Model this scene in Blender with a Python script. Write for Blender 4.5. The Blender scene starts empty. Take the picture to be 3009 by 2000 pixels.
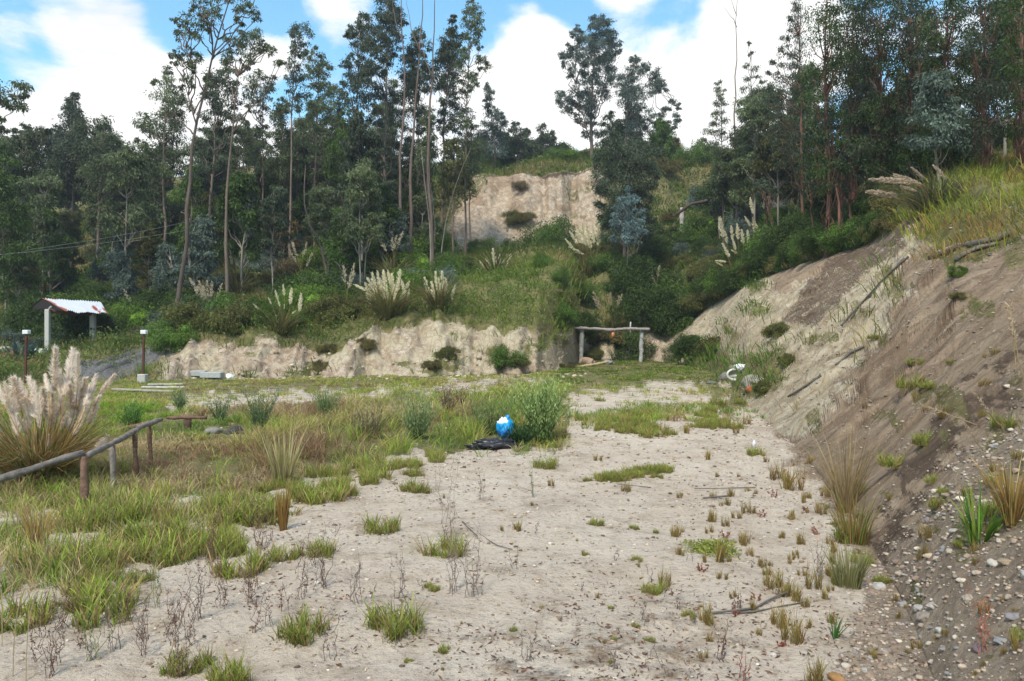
import bpy, math, random
import numpy as np
from mathutils import Vector
R = math.radians
rng = np.random.default_rng(7)
random.seed(7)
scene = bpy.context.scene
COL = scene.collection
# ------------------------------------------------------------------ camera
CAMH = 1.6; F = 1851.0; HZ = 767.0; CX = 1179.5
cam_d = bpy.data.cameras.new("camera"); cam = bpy.data.objects.new("camera", cam_d); COL.objects.link(cam)
cam.location = (0, 0, CAMH); cam.rotation_euler = (R(90), 0, 0)
cam_d.sensor_width = 36; cam_d.lens = F/2359*36; cam_d.shift_y = -17/2359; cam_d.clip_end = 3000; cam_d.clip_start = 0.05
scene.camera = cam
scene.view_settings.view_transform = 'Standard'; scene.view_settings.look = 'None'
scene.view_settings.exposure = 0.32; scene.view_settings.gamma = 1
# ------------------------------------------------------------------ world
SUN_EL, SUN_AZ = 52, 200          # azimuth clockwise from +Y (behind the camera, to the left)
world = bpy.data.worlds.new("World"); scene.world = world; world.use_nodes = True
nt = world.node_tree; N = nt.nodes; L = nt.links; N.clear()
def nd(t, **kw):
    n = N.new(t)
    for k, v in kw.items(): setattr(n, k, v)
    return n
out = nd('ShaderNodeOutputWorld'); bgs = nd('ShaderNodeBackground'); L.new(bgs.outputs[0], out.inputs[0])
sky = nd('ShaderNodeTexSky', sky_type='NISHITA', sun_disc=False, sun_elevation=R(SUN_EL), sun_rotation=R(SUN_AZ))
sky.air_density = 1.0; sky.dust_density = 0.4; sky.ozone_density = 1.5
tc = nd('ShaderNodeTexCoord')
def wmath(op, a, b=None, c=None, clamp=False):
    n = nd('ShaderNodeMath', operation=op, use_clamp=clamp)
    for i, v in enumerate((a, b, c)):
        if v is None: continue
        if isinstance(v, (int, float)): n.inputs[i].default_value = v
        else: L.new(v, n.inputs[i])
    return n.outputs[0]
mp = nd('ShaderNodeMapping'); mp.inputs['Scale'].default_value = (1.0, 1.0, 1.9); L.new(tc.outputs['Generated'], mp.inputs[0])
n1 = nd('ShaderNodeTexNoise'); n1.inputs['Scale'].default_value = 4.6; n1.inputs['Detail'].default_value = 10; n1.inputs['Roughness'].default_value = 0.6
n1.inputs['Distortion'].default_value = 0.25
L.new(mp.outputs[0], n1.inputs['Vector'])
# cumulus banks (+) and the clear gaps between them (-), each at its own bearing in the sky
SKYB = [(-1,560,60,150,.50),(-1,700,150,150,.42),(-1,900,60,150,.40),(-1,1040,40,150,.40),(-1,1180,20,110,.35),(-1,1340,10,90,.35),(-1,1190,155,42,.62),
        (-1,1150,110,40,.18),(-1,1530,75,85,.44),(-1,1580,130,50,.3),(-1,1640,30,70,.26),(-1,1290,310,70,.28),(-1,60,110,120,.30),(-1,250,90,130,.28),(-1,380,150,90,.22),(-1,20,170,90,.16),
        (1,775,-20,95,.5),(1,1220,100,90,.5),(1,1270,200,130,.55),(1,1120,190,70,.35),(1,1440,10,75,.42),(1,1400,-40,60,.4),(1,1500,190,110,.35),(1,640,110,70,.6),(1,600,140,60,.5),
        (1,260,30,60,.22),(1,230,330,200,.5),(1,40,340,170,.5),(-1,60,190,70,.15),(-1,420,60,70,.3),(1,160,70,60,.2),(1,30,80,40,.2),(1,1600,230,180,.45),(1,1800,100,150,.5),(1,180,40,80,.3),(1,330,60,70,.3),(1,350,230,120,.4),(1,700,330,260,.4),(1,480,240,120,.35),(1,1030,270,120,.35)]
acc = wmath('MULTIPLY_ADD', n1.outputs['Fac'], 4.6, -1.98)
for s, bx, by, br, w in SKYB:
    d = Vector(((bx-CX)/F, 1, (HZ-by)/F)).normalized(); cr = math.cos(br/F*1.25)
    vm = nd('ShaderNodeVectorMath', operation='DOT_PRODUCT'); L.new(tc.outputs['Generated'], vm.inputs[0]); vm.inputs[1].default_value = d
    mr = nd('ShaderNodeMapRange', interpolation_type='SMOOTHSTEP'); L.new(vm.outputs['Value'], mr.inputs[0])
    mr.inputs[1].default_value = cr; mr.inputs[2].default_value = 1; mr.inputs[3].default_value = 0; mr.inputs[4].default_value = s*w*1.5
    acc = wmath('ADD', acc, mr.outputs[0])
cl = nd('ShaderNodeMapRange', interpolation_type='SMOOTHSTEP'); L.new(acc, cl.inputs[0])
cl.inputs[1].default_value = 0.0; cl.inputs[2].default_value = 0.9
n2 = nd('ShaderNodeTexNoise'); n2.inputs['Scale'].default_value = 5; n2.inputs['Detail'].default_value = 5; L.new(mp.outputs[0], n2.inputs['Vector'])
cc = nd('ShaderNodeValToRGB'); L.new(n2.outputs['Fac'], cc.inputs[0])
cc.color_ramp.elements[0].position = .28; cc.color_ramp.elements[0].color = (.76, .77, .80, 1)
cc.color_ramp.elements[1].position = .52; cc.color_ramp.elements[1].color = (1.0, .99, .97, 1)
skm = nd('ShaderNodeMix', data_type='RGBA', blend_type='MULTIPLY'); skm.inputs[0].default_value = 1
L.new(sky.outputs[0], skm.inputs[6]); skm.inputs[7].default_value = (0.155, 0.22, 0.215, 1)
mx = nd('ShaderNodeMix', data_type='RGBA'); L.new(cl.outputs[0], mx.inputs[0]); L.new(skm.outputs[2], mx.inputs[6]); L.new(cc.outputs[0], mx.inputs[7])
L.new(mx.outputs[2], bgs.inputs[0]); bgs.inputs[1].default_value = 1.0
# ------------------------------------------------------------------ sun
sd = bpy.data.lights.new("sun", 'SUN'); so = bpy.data.objects.new("sun", sd); COL.objects.link(so)
sd.energy = 3.3; sd.angle = R(6); sd.color = (1.0, .92, .77)
a, e = R(SUN_AZ), R(SUN_EL)
sdir = Vector((math.sin(a)*math.cos(e), math.cos(a)*math.cos(e), math.sin(e)))
so.rotation_euler = sdir.to_track_quat('Z', 'Y').to_euler()

# ================================================================== helpers
def hsh(ix, iy, s):
    h = (ix.astype(np.int64)*374761393 + iy.astype(np.int64)*668265263 + s*1442695041) & 0xffffffff
    h = ((h ^ (h >> 13))*1274126177) & 0xffffffff
    h = (h ^ (h >> 16)) & 0xffffffff
    return (h & 0xffffff)/float(0xffffff)
def vn(x, y, s=0):
    x = np.asarray(x, float); y = np.asarray(y, float)
    ix = np.floor(x); iy = np.floor(y); fx = x-ix; fy = y-iy
    fx = fx*fx*(3-2*fx); fy = fy*fy*(3-2*fy)
    a = hsh(ix, iy, s); b = hsh(ix+1, iy, s); c = hsh(ix, iy+1, s); d = hsh(ix+1, iy+1, s)
    return (a*(1-fx)+b*fx)*(1-fy)+(c*(1-fx)+d*fx)*fy - .5
def fbm(x, y, o=4, s=0):
    t = 0; am = 1
    for k in range(o):
        t = t+vn(x*2**k+k*17.3, y*2**k+k*9.1, s+k)*am; am *= .5
    return t
def sst(a, b, x):
    t = np.clip((x-a)/(b-a), 0, 1); return t*t*(3-2*t)
def tagit(o, label=None, cat=None, group=None, kind=None):
    if label: o['label'] = label
    if cat: o['category'] = cat
    if group: o['group'] = group
    if kind: o['kind'] = kind
    return o
def empty(name, loc, label=None, cat=None, group=None):
    o = bpy.data.objects.new(name, None); COL.objects.link(o); o.location = loc; o.empty_display_size = .2
    return tagit(o, label, cat, group)
class Buf:
    def __init__(s): s.V = []; s.F = []; s.C = []; s.n = 0
    def add(s, V, faces, C):
        V = np.asarray(V, float)
        C = np.asarray(C, float)
        if C.ndim == 1: C = np.tile(C[:3], (len(V), 1))
        s.V.append(V); s.C.append(C)
        for f in faces: s.F.append(np.asarray(f, np.int64)+s.n)
        s.n += len(V)
    def mesh(s, name, mat, smooth=False, off=(0, 0, 0)):
        me = bpy.data.meshes.new(name)
        V = np.concatenate(s.V)-np.asarray(off, float); C = np.concatenate(s.C)
        me.vertices.add(len(V)); me.vertices.foreach_set('co', V.astype(np.float32).ravel())
        loops = np.concatenate([f.ravel() for f in s.F]); tot = np.concatenate([np.full(len(f), f.shape[1]) for f in s.F])
        st = np.concatenate([[0], np.cumsum(tot)[:-1]])
        me.loops.add(len(loops)); me.loops.foreach_set('vertex_index', loops.astype(np.int32))
        me.polygons.add(len(tot)); me.polygons.foreach_set('loop_start', st.astype(np.int32)); me.polygons.foreach_set('loop_total', tot.astype(np.int32))
        me.polygons.foreach_set('use_smooth', np.full(len(tot), smooth))
        at = me.color_attributes.new('Col', 'FLOAT_COLOR', 'POINT')
        at.data.foreach_set('color', np.c_[C, np.ones(len(C))].astype(np.float32).ravel())
        me.materials.append(mat); me.update(calc_edges=True); me.validate()
        return me
    def obj(s, name, mat, parent=None, smooth=False, off=(0, 0, 0), loc=None):
        o = bpy.data.objects.new(name, s.mesh(name, mat, smooth, off)); COL.objects.link(o)
        if parent: o.parent = parent
        if loc is not None: o.location = loc
        return o
def copy_tree(o, parent=None):
    c = o.copy(); COL.objects.link(c)
    if parent: c.parent = parent
    for ch in list(o.children): copy_tree(ch, c)
    return c
# ------------------------------------------------------------------ materials
def newmat(name):
    m = bpy.data.materials.new(name); m.use_nodes = True; m.node_tree.nodes.clear(); return m, m.node_tree.nodes, m.node_tree.links
def leaf_mat(name, trans=.35, rough=.6, var=.25):
    m, n, l = newmat(name)
    o = n.new('ShaderNodeOutputMaterial'); at = n.new('ShaderNodeAttribute'); at.attribute_name = 'Col'
    oi = n.new('ShaderNodeObjectInfo'); mr = n.new('ShaderNodeMapRange'); l.new(oi.outputs['Random'], mr.inputs[0]); mr.inputs[3].default_value = 1-var; mr.inputs[4].default_value = 1+var
    mm = n.new('ShaderNodeVectorMath'); mm.operation = 'SCALE'; l.new(at.outputs['Color'], mm.inputs[0]); l.new(mr.outputs[0], mm.inputs['Scale'])
    p = n.new('ShaderNodeBsdfPrincipled'); p.inputs['Roughness'].default_value = rough; p.inputs['Specular IOR Level'].default_value = .3
    l.new(mm.outputs[0], p.inputs['Base Color'])
    t = n.new('ShaderNodeBsdfTranslucent'); l.new(mm.outputs[0], t.inputs[0])
    mx = n.new('ShaderNodeMixShader'); mx.inputs[0].default_value = trans
    l.new(p.outputs[0], mx.inputs[1]); l.new(t.outputs[0], mx.inputs[2]); l.new(mx.outputs[0], o.inputs[0])
    return m
def solid_mat(name, rough=.85, scale=8, amt=.35, bump=.3, stretch=(1, 1, 1), spec=.3, metallic=0):
    m, n, l = newmat(name)
    o = n.new('ShaderNodeOutputMaterial'); at = n.new('ShaderNodeAttribute'); at.attribute_name = 'Col'
    tcn = n.new('ShaderNodeTexCoord'); mpn = n.new('ShaderNodeMapping'); mpn.inputs['Scale'].default_value = stretch; l.new(tcn.outputs['Object'], mpn.inputs[0])
    nz = n.new('ShaderNodeTexNoise'); nz.inputs['Scale'].default_value = scale; nz.inputs['Detail'].default_value = 8; nz.inputs['Roughness'].default_value = .65; l.new(mpn.outputs[0], nz.inputs[0])
    mr = n.new('ShaderNodeMapRange'); l.new(nz.outputs['Fac'], mr.inputs[0]); mr.inputs[1].default_value = .3; mr.inputs[2].default_value = .7; mr.inputs[3].default_value = 1-amt; mr.inputs[4].default_value = 1+amt
    mm = n.new('ShaderNodeVectorMath'); mm.operation = 'SCALE'; l.new(at.outputs['Color'], mm.inputs[0]); l.new(mr.outputs[0], mm.inputs['Scale'])
    p = n.new('ShaderNodeBsdfPrincipled'); p.inputs['Roughness'].default_value = rough; p.inputs['Specular IOR Level'].default_value = spec; p.inputs['Metallic'].default_value = metallic
    l.new(mm.outputs[0], p.inputs['Base Color'])
    b = n.new('ShaderNodeBump'); b.inputs['Strength'].default_value = bump; b.inputs['Distance'].default_value = .03; l.new(nz.outputs['Fac'], b.inputs['Height']); l.new(b.outputs[0], p.inputs['Normal'])
    l.new(p.outputs[0], o.inputs[0]); return m
M_leaf = leaf_mat('eucalyptus_leaf', .32, .55, .18); M_grass = leaf_mat('grass_blade', .35, .7, .12); M_plume = leaf_mat('pampas_plume', .5, .9, .05)
M_bark = solid_mat('bark', .9, 5, .4, .6, (1, 1, .25)); M_wood = solid_mat('weathered_wood', .9, 14, .5, .9, (1, 1, 1))
M_stone = solid_mat('stone', .9, 12, .25, .4); M_conc = solid_mat('concrete', .9, 20, .18, .3)
M_plastic = solid_mat('plastic', .35, 3, .1, .15, spec=.5); M_metal = solid_mat('rusted_metal', .6, 6, .35, .2)
M_twig = solid_mat('dry_twig', .9, 20, .3, .2)

# ================================================================== terrain
# one profile per bearing: foot of the first bank, its crest, terrace slope, foot of upper cliff, its crest, hill top
KN = {  # bearing px : six (distance, image height) knots
 -1500:((24,890),(34,820),(52,730),(75,640),(90,540),(120,440)),
 -300:((25,884),(36,815),(52,745),(72,640),(88,540),(115,450)),
 0:((26,880),(37,812),(50,755),(70,640),(85,530),(112,455)),
 330:((27,876),(33.5,800),(46,750),(65,620),(80,500),(110,430)),
 400:((28,868),(31,793),(45,735),(62,600),(80,480),(105,400)),
 600:((28.8,870),(31,782),(44,705),(62,570),(80,450),(105,390)),
 780:((29.4,870),(31.8,786),(43,700),(61,565),(79,450),(103,388)),
 900:((30,869),(32.6,748),(42,680),(60,565),(78,450),(100,385)),
 975:((30.2,867),(33.2,730),(43,665),(64,592),(76,420),(100,378)),
 1050:((30.8,866),(33.4,744),(44,645),(67,588),(74.5,405),(100,370)),
 1120:((31,865),(33.6,747),(45,632),(68,583),(73,402),(100,368)),
 1240:((32,861),(34.5,752),(46,608),(68,575),(73,400),(100,352)),
 1300:((37,846),(39.4,757),(48.5,602),(69,571),(73.5,400),(100,351)),
 1336:((46,833),(48.4,758),(52,690),(69,570),(74,400),(100,350)),
 1420:((46,831),(48.6,762),(56,600),(69,556),(75,402),(100,355)),
 1500:((47,830),(50,766),(58,620),(70,500),(76,402),(100,360)),
 1560:((43,836),(50,762),(58,630),(70,488),(77,388),(100,365)),
 1640:((34,854),(48,703),(56,600),(70,480),(80,388),(100,370)),
 1720:((18.5,927),(44,650),(54,560),(68,470),(80,405),(100,380)),
 1790:((13,995),(41,628),(52,548),(64,470),(80,410),(100,380)),
 1850:((10.4,1052),(38,605),(46,545),(60,480),(75,420),(100,380)),
 1900:((8.9,1100),(35,590),(42,535),(56,480),(72,420),(100,380)),
 2000:((6.2,1245),(31,560),(37,510),(50,470),(66,420),(95,370)),
 2090:((4.6,1411),(26,503),(31,480),(45,440),(60,400),(90,350)),
 2200:((3.0,1754),(22,470),(25,425),(40,400),(55,370),(90,320)),
 2359:((1.95,2286),(17.2,448),(19.5,400),(32,370),(50,330),(90,290)),
 2700:((1.45,2809),(13.5,380),(16,330),(30,310),(50,280),(90,250)),
 3700:((1.22,3195),(9,260),(12,220),(30,200),(50,190),(90,180))}
kp = np.array(sorted(KN)); KY = np.array([[k[0] for k in KN[p]] for p in kp], float); KP = np.array([[k[1] for k in KN[p]] for p in kp], float)
KZ = CAMH-(KP-HZ)/F*KY; KZ[:, 0] = 0
def knots(px):
    px = np.asarray(px, float); sh = px.shape; p = px.ravel()
    Ys = np.stack([np.interp(p, kp, KY[:, i]) for i in range(6)], -1); Zs = np.stack([np.interp(p, kp, KZ[:, i]) for i in range(6)], -1)
    left = 1-sst(1500, 1600, p)
    Ys[:, 1] += left*fbm(p/55, p*0, 3, 5)*1.1; Ys[:, 0] += left*fbm(p/40, p*0, 3, 6)*1.3
    Zs[:, 1] += fbm(p/60, p*0, 4, 8)*.34*left
    Ys[:, 4] += fbm(p/40, p*0, 4, 9)*2.5; Zs[:, 4] += fbm(p/60, p*0, 3, 10)*.8
    Ys[:, 2] += fbm(p/80, p*0, 3, 11)*3; Zs[:, 5] += fbm(p/70, p*0, 4, 12)*1.6
    Y0 = np.full((len(p), 1), 1.2); Y7 = np.full((len(p), 1), 420.)
    Ys = np.concatenate([Y0, Ys, Y7], 1); Zs = np.concatenate([Y0*0, Zs, Zs[:, -1:]-6], 1)
    return Ys.reshape(sh+(8,)), Zs.reshape(sh+(8,))
def terr(px, Y):
    """height of the land at bearing px and distance Y; also the segment index"""
    px = np.asarray(px, float); Y = np.asarray(Y, float)
    Ys, Zs = knots(px+np.exp(-((px-1305)/38.)**2)*fbm(Y*.33, Y*0, 3, 77)*0)
    seg = np.zeros(px.shape, int)
    for k in range(1, 7): seg = np.where(Y > Ys[..., k], k, seg)
    ya = np.take_along_axis(Ys, seg[..., None], -1)[..., 0]; yb = np.take_along_axis(Ys, seg[..., None]+1, -1)[..., 0]
    za = np.take_along_axis(Zs, seg[..., None], -1)[..., 0]; zb = np.take_along_axis(Zs, seg[..., None]+1, -1)[..., 0]
    t = np.clip((Y-ya)/np.maximum(yb-ya, 1e-3), 0, 1)
    tz = np.where((seg == 1) & (px > 1600), t**1.13, t); z = za+(zb-za)*tz
    X = (px-CX)/F*Y
    # field: gentle unevenness
    fld = fbm(X*.35, Y*.35, 3, 20)*.10 + fbm(X*1.6, Y*1.6, 4, 21)*.05 + fbm(X*8, Y*8, 3, 22)*.018
    wf = np.where(seg == 0, sst(1.2, 3, Y), 0)
    toe = np.exp(-np.abs(Y-Ys[..., 1])/1.0)
    z = z+fld*wf
    # banks
    rightw = sst(1540, 1640, px)
    env = np.sin(np.pi*np.clip(t, 0, 1))**.5
    rill = (fbm(X*1.1, z*.55, 4, 30)*.55+fbm(X*3.2, z*1.6, 3, 31)*.3-np.maximum(0, .12-np.abs(vn(X*2.1+fbm(X, z*2, 2, 37), z*1.2, 38)))*1.6-np.maximum(0, .08-np.abs(vn(X*.9, z*2.6, 39)))*.8)
    s_al = X*.257+Y*.966; t_fa = X*.966-Y*.257
    ril2 = fbm(s_al*1.1+fbm(s_al*.4, t_fa*.4, 2, 35)*1.5, t_fa*.28, 4, 33)*.55+fbm(s_al*3.5, t_fa*1.2, 4, 34)*.2+fbm(s_al*5.5, t_fa*2, 3, 36)*.08
    nearf = sst(2, 12, Y)
    z = np.where(seg == 1, z+env*((1-rightw)*rill*1.0+rightw*ril2*(.35+.65*nearf)*1.15), z)
    hil = fbm(X*.12, Y*.12, 4, 40)*1.6+fbm(X*.7, Y*.7, 3, 41)*.3
    z = np.where((seg == 2) | (seg == 3) | (seg == 5), z+env*hil*.8, z)
    clf = fbm(X*.45, z*.25, 5, 45)*2.0
    z = np.where(seg == 4, z+env*clf, z)
    z = np.where(seg == 6, z+fbm(X*.03, Y*.03, 3, 47)*6*np.sin(np.pi*t)**.5, z)
    return z, seg, t
def W(px, py, Y): return Vector(((px-CX)/F*Y, Y, CAMH-(py-HZ)/F*Y))
_hy = np.concatenate([np.linspace(1.25, 12, 900), np.linspace(12, 60, 1500), np.linspace(60, 130, 700)])
def hit(px, py):
    z, s, t = terr(np.full(len(_hy), float(px)), _hy)
    pr = HZ-(z-CAMH)/_hy*F
    i = np.argmax(pr <= py)
    if pr[i] > py: i = len(_hy)-1
    return Vector(((px-CX)/F*_hy[i], _hy[i], z[i]))
def on(px, Y):
    z, s, t = terr(np.array([float(px)]), np.array([float(Y)])); return Vector(((px-CX)/F*Y, Y, z[0]))
def zxy(X, Y):
    Y = np.asarray(Y, float); px = CX+np.asarray(X, float)/Y*F; return terr(px, Y)[0]
def inpoly(px, py, poly):
    poly = np.array(poly, float); x, y = px, py; ins = np.zeros(np.shape(px), bool); j = len(poly)-1
    for i in range(len(poly)):
        xi, yi = poly[i]; xj, yj = poly[j]
        c = ((yi > y) != (yj > y)) & (x < (xj-xi)*(y-yi)/(yj-yi+1e-9)+xi)
        ins ^= c; j = i
    return ins
def softpoly(px, py, poly, jit=25, s=0, sc=40):
    r = 0
    for k in range(4):
        a = k*1.57+.4; o = jit*.35
        dx = fbm(px/sc, py/sc*2.2, 4, 60+s)*jit*2+math.cos(a)*o; dy = fbm(px/sc+50, py/sc*2.2, 4, 70+s)*jit+math.sin(a)*o*.5
        r = r+inpoly(px+dx, py+dy, poly)
    return r/4.
MEADOW = [(-3000, 1700), (-200, 1520), (0, 1440), (110, 1360), (230, 1400), (330, 1320), (380, 1260), (470, 1190), (590, 1170), (640, 1110), (830, 1090), (900, 1050), (1090, 1035), (1280, 1022), (1310, 985), (1480, 990), (1690, 965), (1760, 940), (1700, 820), (1640, 700), (-3000, 700)]
PALEBITS = [[(380, 905), (640, 900), (900, 893), (1100, 868), (1250, 862), (1240, 880), (1000, 905), (700, 930), (400, 945)], [(1310, 905), (1500, 880), (1640, 885), (1600, 930), (1310, 960)], [(210, 1170), (420, 1180), (380, 1215), (230, 1205)]]
BRIGHT = [(200, 900), (380, 880), (500, 900), (420, 960), (300, 985), (200, 960)]
TAN = [(1550, 800), (1560, 765), (1640, 690), (1735, 640), (1790, 690), (1850, 650), (1960, 620), (2085, 505), (2110, 540), (2090, 640), (2060, 720), (1990, 830), (1900, 960), (1830, 1020), (1740, 990), (1700, 960), (1640, 860)]
DARKB = [(1985, 1300), (1990, 1210), (2060, 1150), (2150, 1000), (2250, 890), (2359, 800), (2500, 700), (2500, 760), (2359, 860), (2270, 960), (2200, 1050), (2120, 1150), (2080, 1290), (2000, 1420)]  # dark red soil of the gully, its shade put into the colour
BROWNTOP = [(1890, 600), (1960, 560), (2080, 480), (2120, 500), (2060, 590), (1960, 670), (1860, 760), (1800, 740)]
STONY = [(1900, 1600), (1990, 1350), (2060, 1230), (2200, 1060), (2359, 900), (3000, 700), (3000, 2500), (1800, 2500)]
GRTOP = [(2130, 560), (2110, 505), (2190, 400), (2359, 300), (4000, 100), (4000, 600), (2359, 545), (2260, 600), (2170, 600)]
SLOPEG = [(1480, 850), (1500, 800), (1570, 790), (1660, 800), (1680, 840), (1790, 800), (1820, 860), (1760, 930), (1690, 900), (1560, 850)]

pxa = np.concatenate([np.linspace(-1500, -60, 60, endpoint=False), np.linspace(-60, 2420, 660), np.linspace(2430, 3700, 60)])
rows = [240, 330, 60, 50, 80, 26, 14]
Ys, Zs = knots(pxa)
cols = []
for k in range(7):
    n = rows[k]; tt = np.linspace(0, 1, n, endpoint=(k == 6))
    ya, yb = Ys[:, k:k+1], Ys[:, k+1:k+2]
    if k <= 1:
        lin = ya+(yb-ya)*tt; inv = 1/(1/ya+(1/yb-1/ya)*tt)
        geo = ya*(yb/ya)**tt
        if k == 0: cols.append(inv)
        else:
            w = sst(1540, 1640, pxa)[:, None]; cols.append(lin*(1-w)+geo*w)
    else: cols.append(ya+(yb-ya)*tt)
YY = np.concatenate(cols, 1); PX = np.repeat(pxa[:, None], YY.shape[1], 1)
ZZ, SEG, TT = terr(PX, YY)
rowseg = np.concatenate([np.full(n, k) for k, n in enumerate(rows)])
XX = (PX-CX)/F*YY; PY = HZ-(ZZ-CAMH)/YY*F
def zones(px, py, X, Y, seg, t):
    """R grass cover, G brown soil, B stones; second set: R tan clay, G dark red earth with gully shade painted in, B grey gravel"""
    mead = softpoly(px, py, MEADOW, 45, 1)
    for i, p in enumerate(PALEBITS): mead = mead*(1-.6*softpoly(px, py, p, 30, 2+i, 30))
    fp = (px > 1310) & (py > 880); mead = np.where(fp, mead*sst(-.15, .2, fbm(px/60, py/16, 4, 88)+(935-py)*.006), mead)
    nr_ = sst(1050, 1230, py); mead = mead*(1-nr_*(1-sst(-.12, .16, fbm(X*1.8, Y*1.3, 4, 105))))
    g = np.where(seg == 0, mead, 0.)
    bank = (seg == 1) & (px < 1580)
    bg = sst(.05, .30, fbm(px/70, py/35, 4, 90)-.20)*.9
    bg = np.maximum(bg, sst(.82, .97, t+fbm(px/30, px*0, 3, 93)*.25)); bg = np.maximum(bg, (1-sst(330, 420, px))*1.0)
    g = np.where(bank, bg, g)
    sl = (seg == 1) & (px >= 1580)
    sg = np.maximum(softpoly(px, py, SLOPEG, 25, 7)*.9, softpoly(px, py, GRTOP, 22, 8))
    sg = np.maximum(sg, sst(.30, .42, fbm(px/60, py/60, 4, 91))*.7)
    g = np.where(sl, np.maximum(sg, np.where(px < 2080, sst(.965, 1, t), 0)), g)
    g = np.where((seg == 2) | (seg == 3) | (seg >= 5), 1., g)
    clg = np.maximum(sst(.10, .3, fbm(px/40, py/40, 4, 92)-.12)*.6, np.maximum(1-sst(992, 1035, px-(580-py)*.45), sst(1380, 1400, px)*.88))
    g = np.where(seg == 4, np.clip(clg, 0, 1), g)
    brown = np.where(sl, 1-softpoly(px, py, TAN, 28, 9), np.where((seg == 0) & (py > 1280), softpoly(px, py, [(1050, 1500), (1300, 1400), (1560, 1370), (1750, 1480), (1700, 1560), (1500, 1640), (900, 1640)], 60, 15)*.62*sst(-.1, .5, fbm(px/90, py/30, 5, 99)), 0.))
    toeY = np.interp(px, kp, KY[:, 0]); dd_ = (toeY-Y)/np.maximum(.05*toeY+.25, .1); skirt = np.where((seg == 0) & (px > 1580), np.clip(1-dd_*.55+fbm(X*1.5, Y*1.5, 4, 97)*1.3, 0, 1), 0)
    brown = np.maximum(brown, skirt*np.where(px > 1760, .9, .35)*sst(1580, 1700, px))
    brown = np.where((seg == 4), np.where(px > 1395, .8, .55+.4*sst(0, .3, fbm(px/50, py/30, 3, 98))), brown)
    brown = np.where(bank & (px > 380), sst(.0, .35, fbm(px/60, py/30, 3, 95)+.34*(px < 820)+.25*((px > 1320))-.05)*.6, brown)
    tan = np.where(bank | sl | (seg == 4), 1-brown*.9, skirt*.6)
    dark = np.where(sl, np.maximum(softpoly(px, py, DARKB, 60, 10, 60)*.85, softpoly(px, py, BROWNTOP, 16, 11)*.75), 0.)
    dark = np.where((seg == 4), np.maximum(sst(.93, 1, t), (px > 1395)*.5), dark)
    dark = np.where(bank, np.maximum(sst(.88, 1, t)*.6, dark), dark)
    st = softpoly(px, py, STONY, 30, 12)
    grav = np.where(((seg == 1) & (px < 390)) | ((seg == 0) & (px < 370)), softpoly(px, py, [(150, 840), (380, 785), (400, 810), (330, 850), (250, 880), (180, 870)], 12, 13), 0)
    return g, brown, st, tan, dark, grav
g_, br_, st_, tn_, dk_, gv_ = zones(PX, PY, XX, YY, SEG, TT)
nc, nr = YY.shape
VID = np.arange(nc*nr).reshape(nc, nr)
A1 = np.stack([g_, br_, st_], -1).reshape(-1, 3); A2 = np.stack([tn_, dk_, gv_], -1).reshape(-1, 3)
P3 = np.stack([XX, YY, ZZ], -1).reshape(-1, 3)
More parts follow.
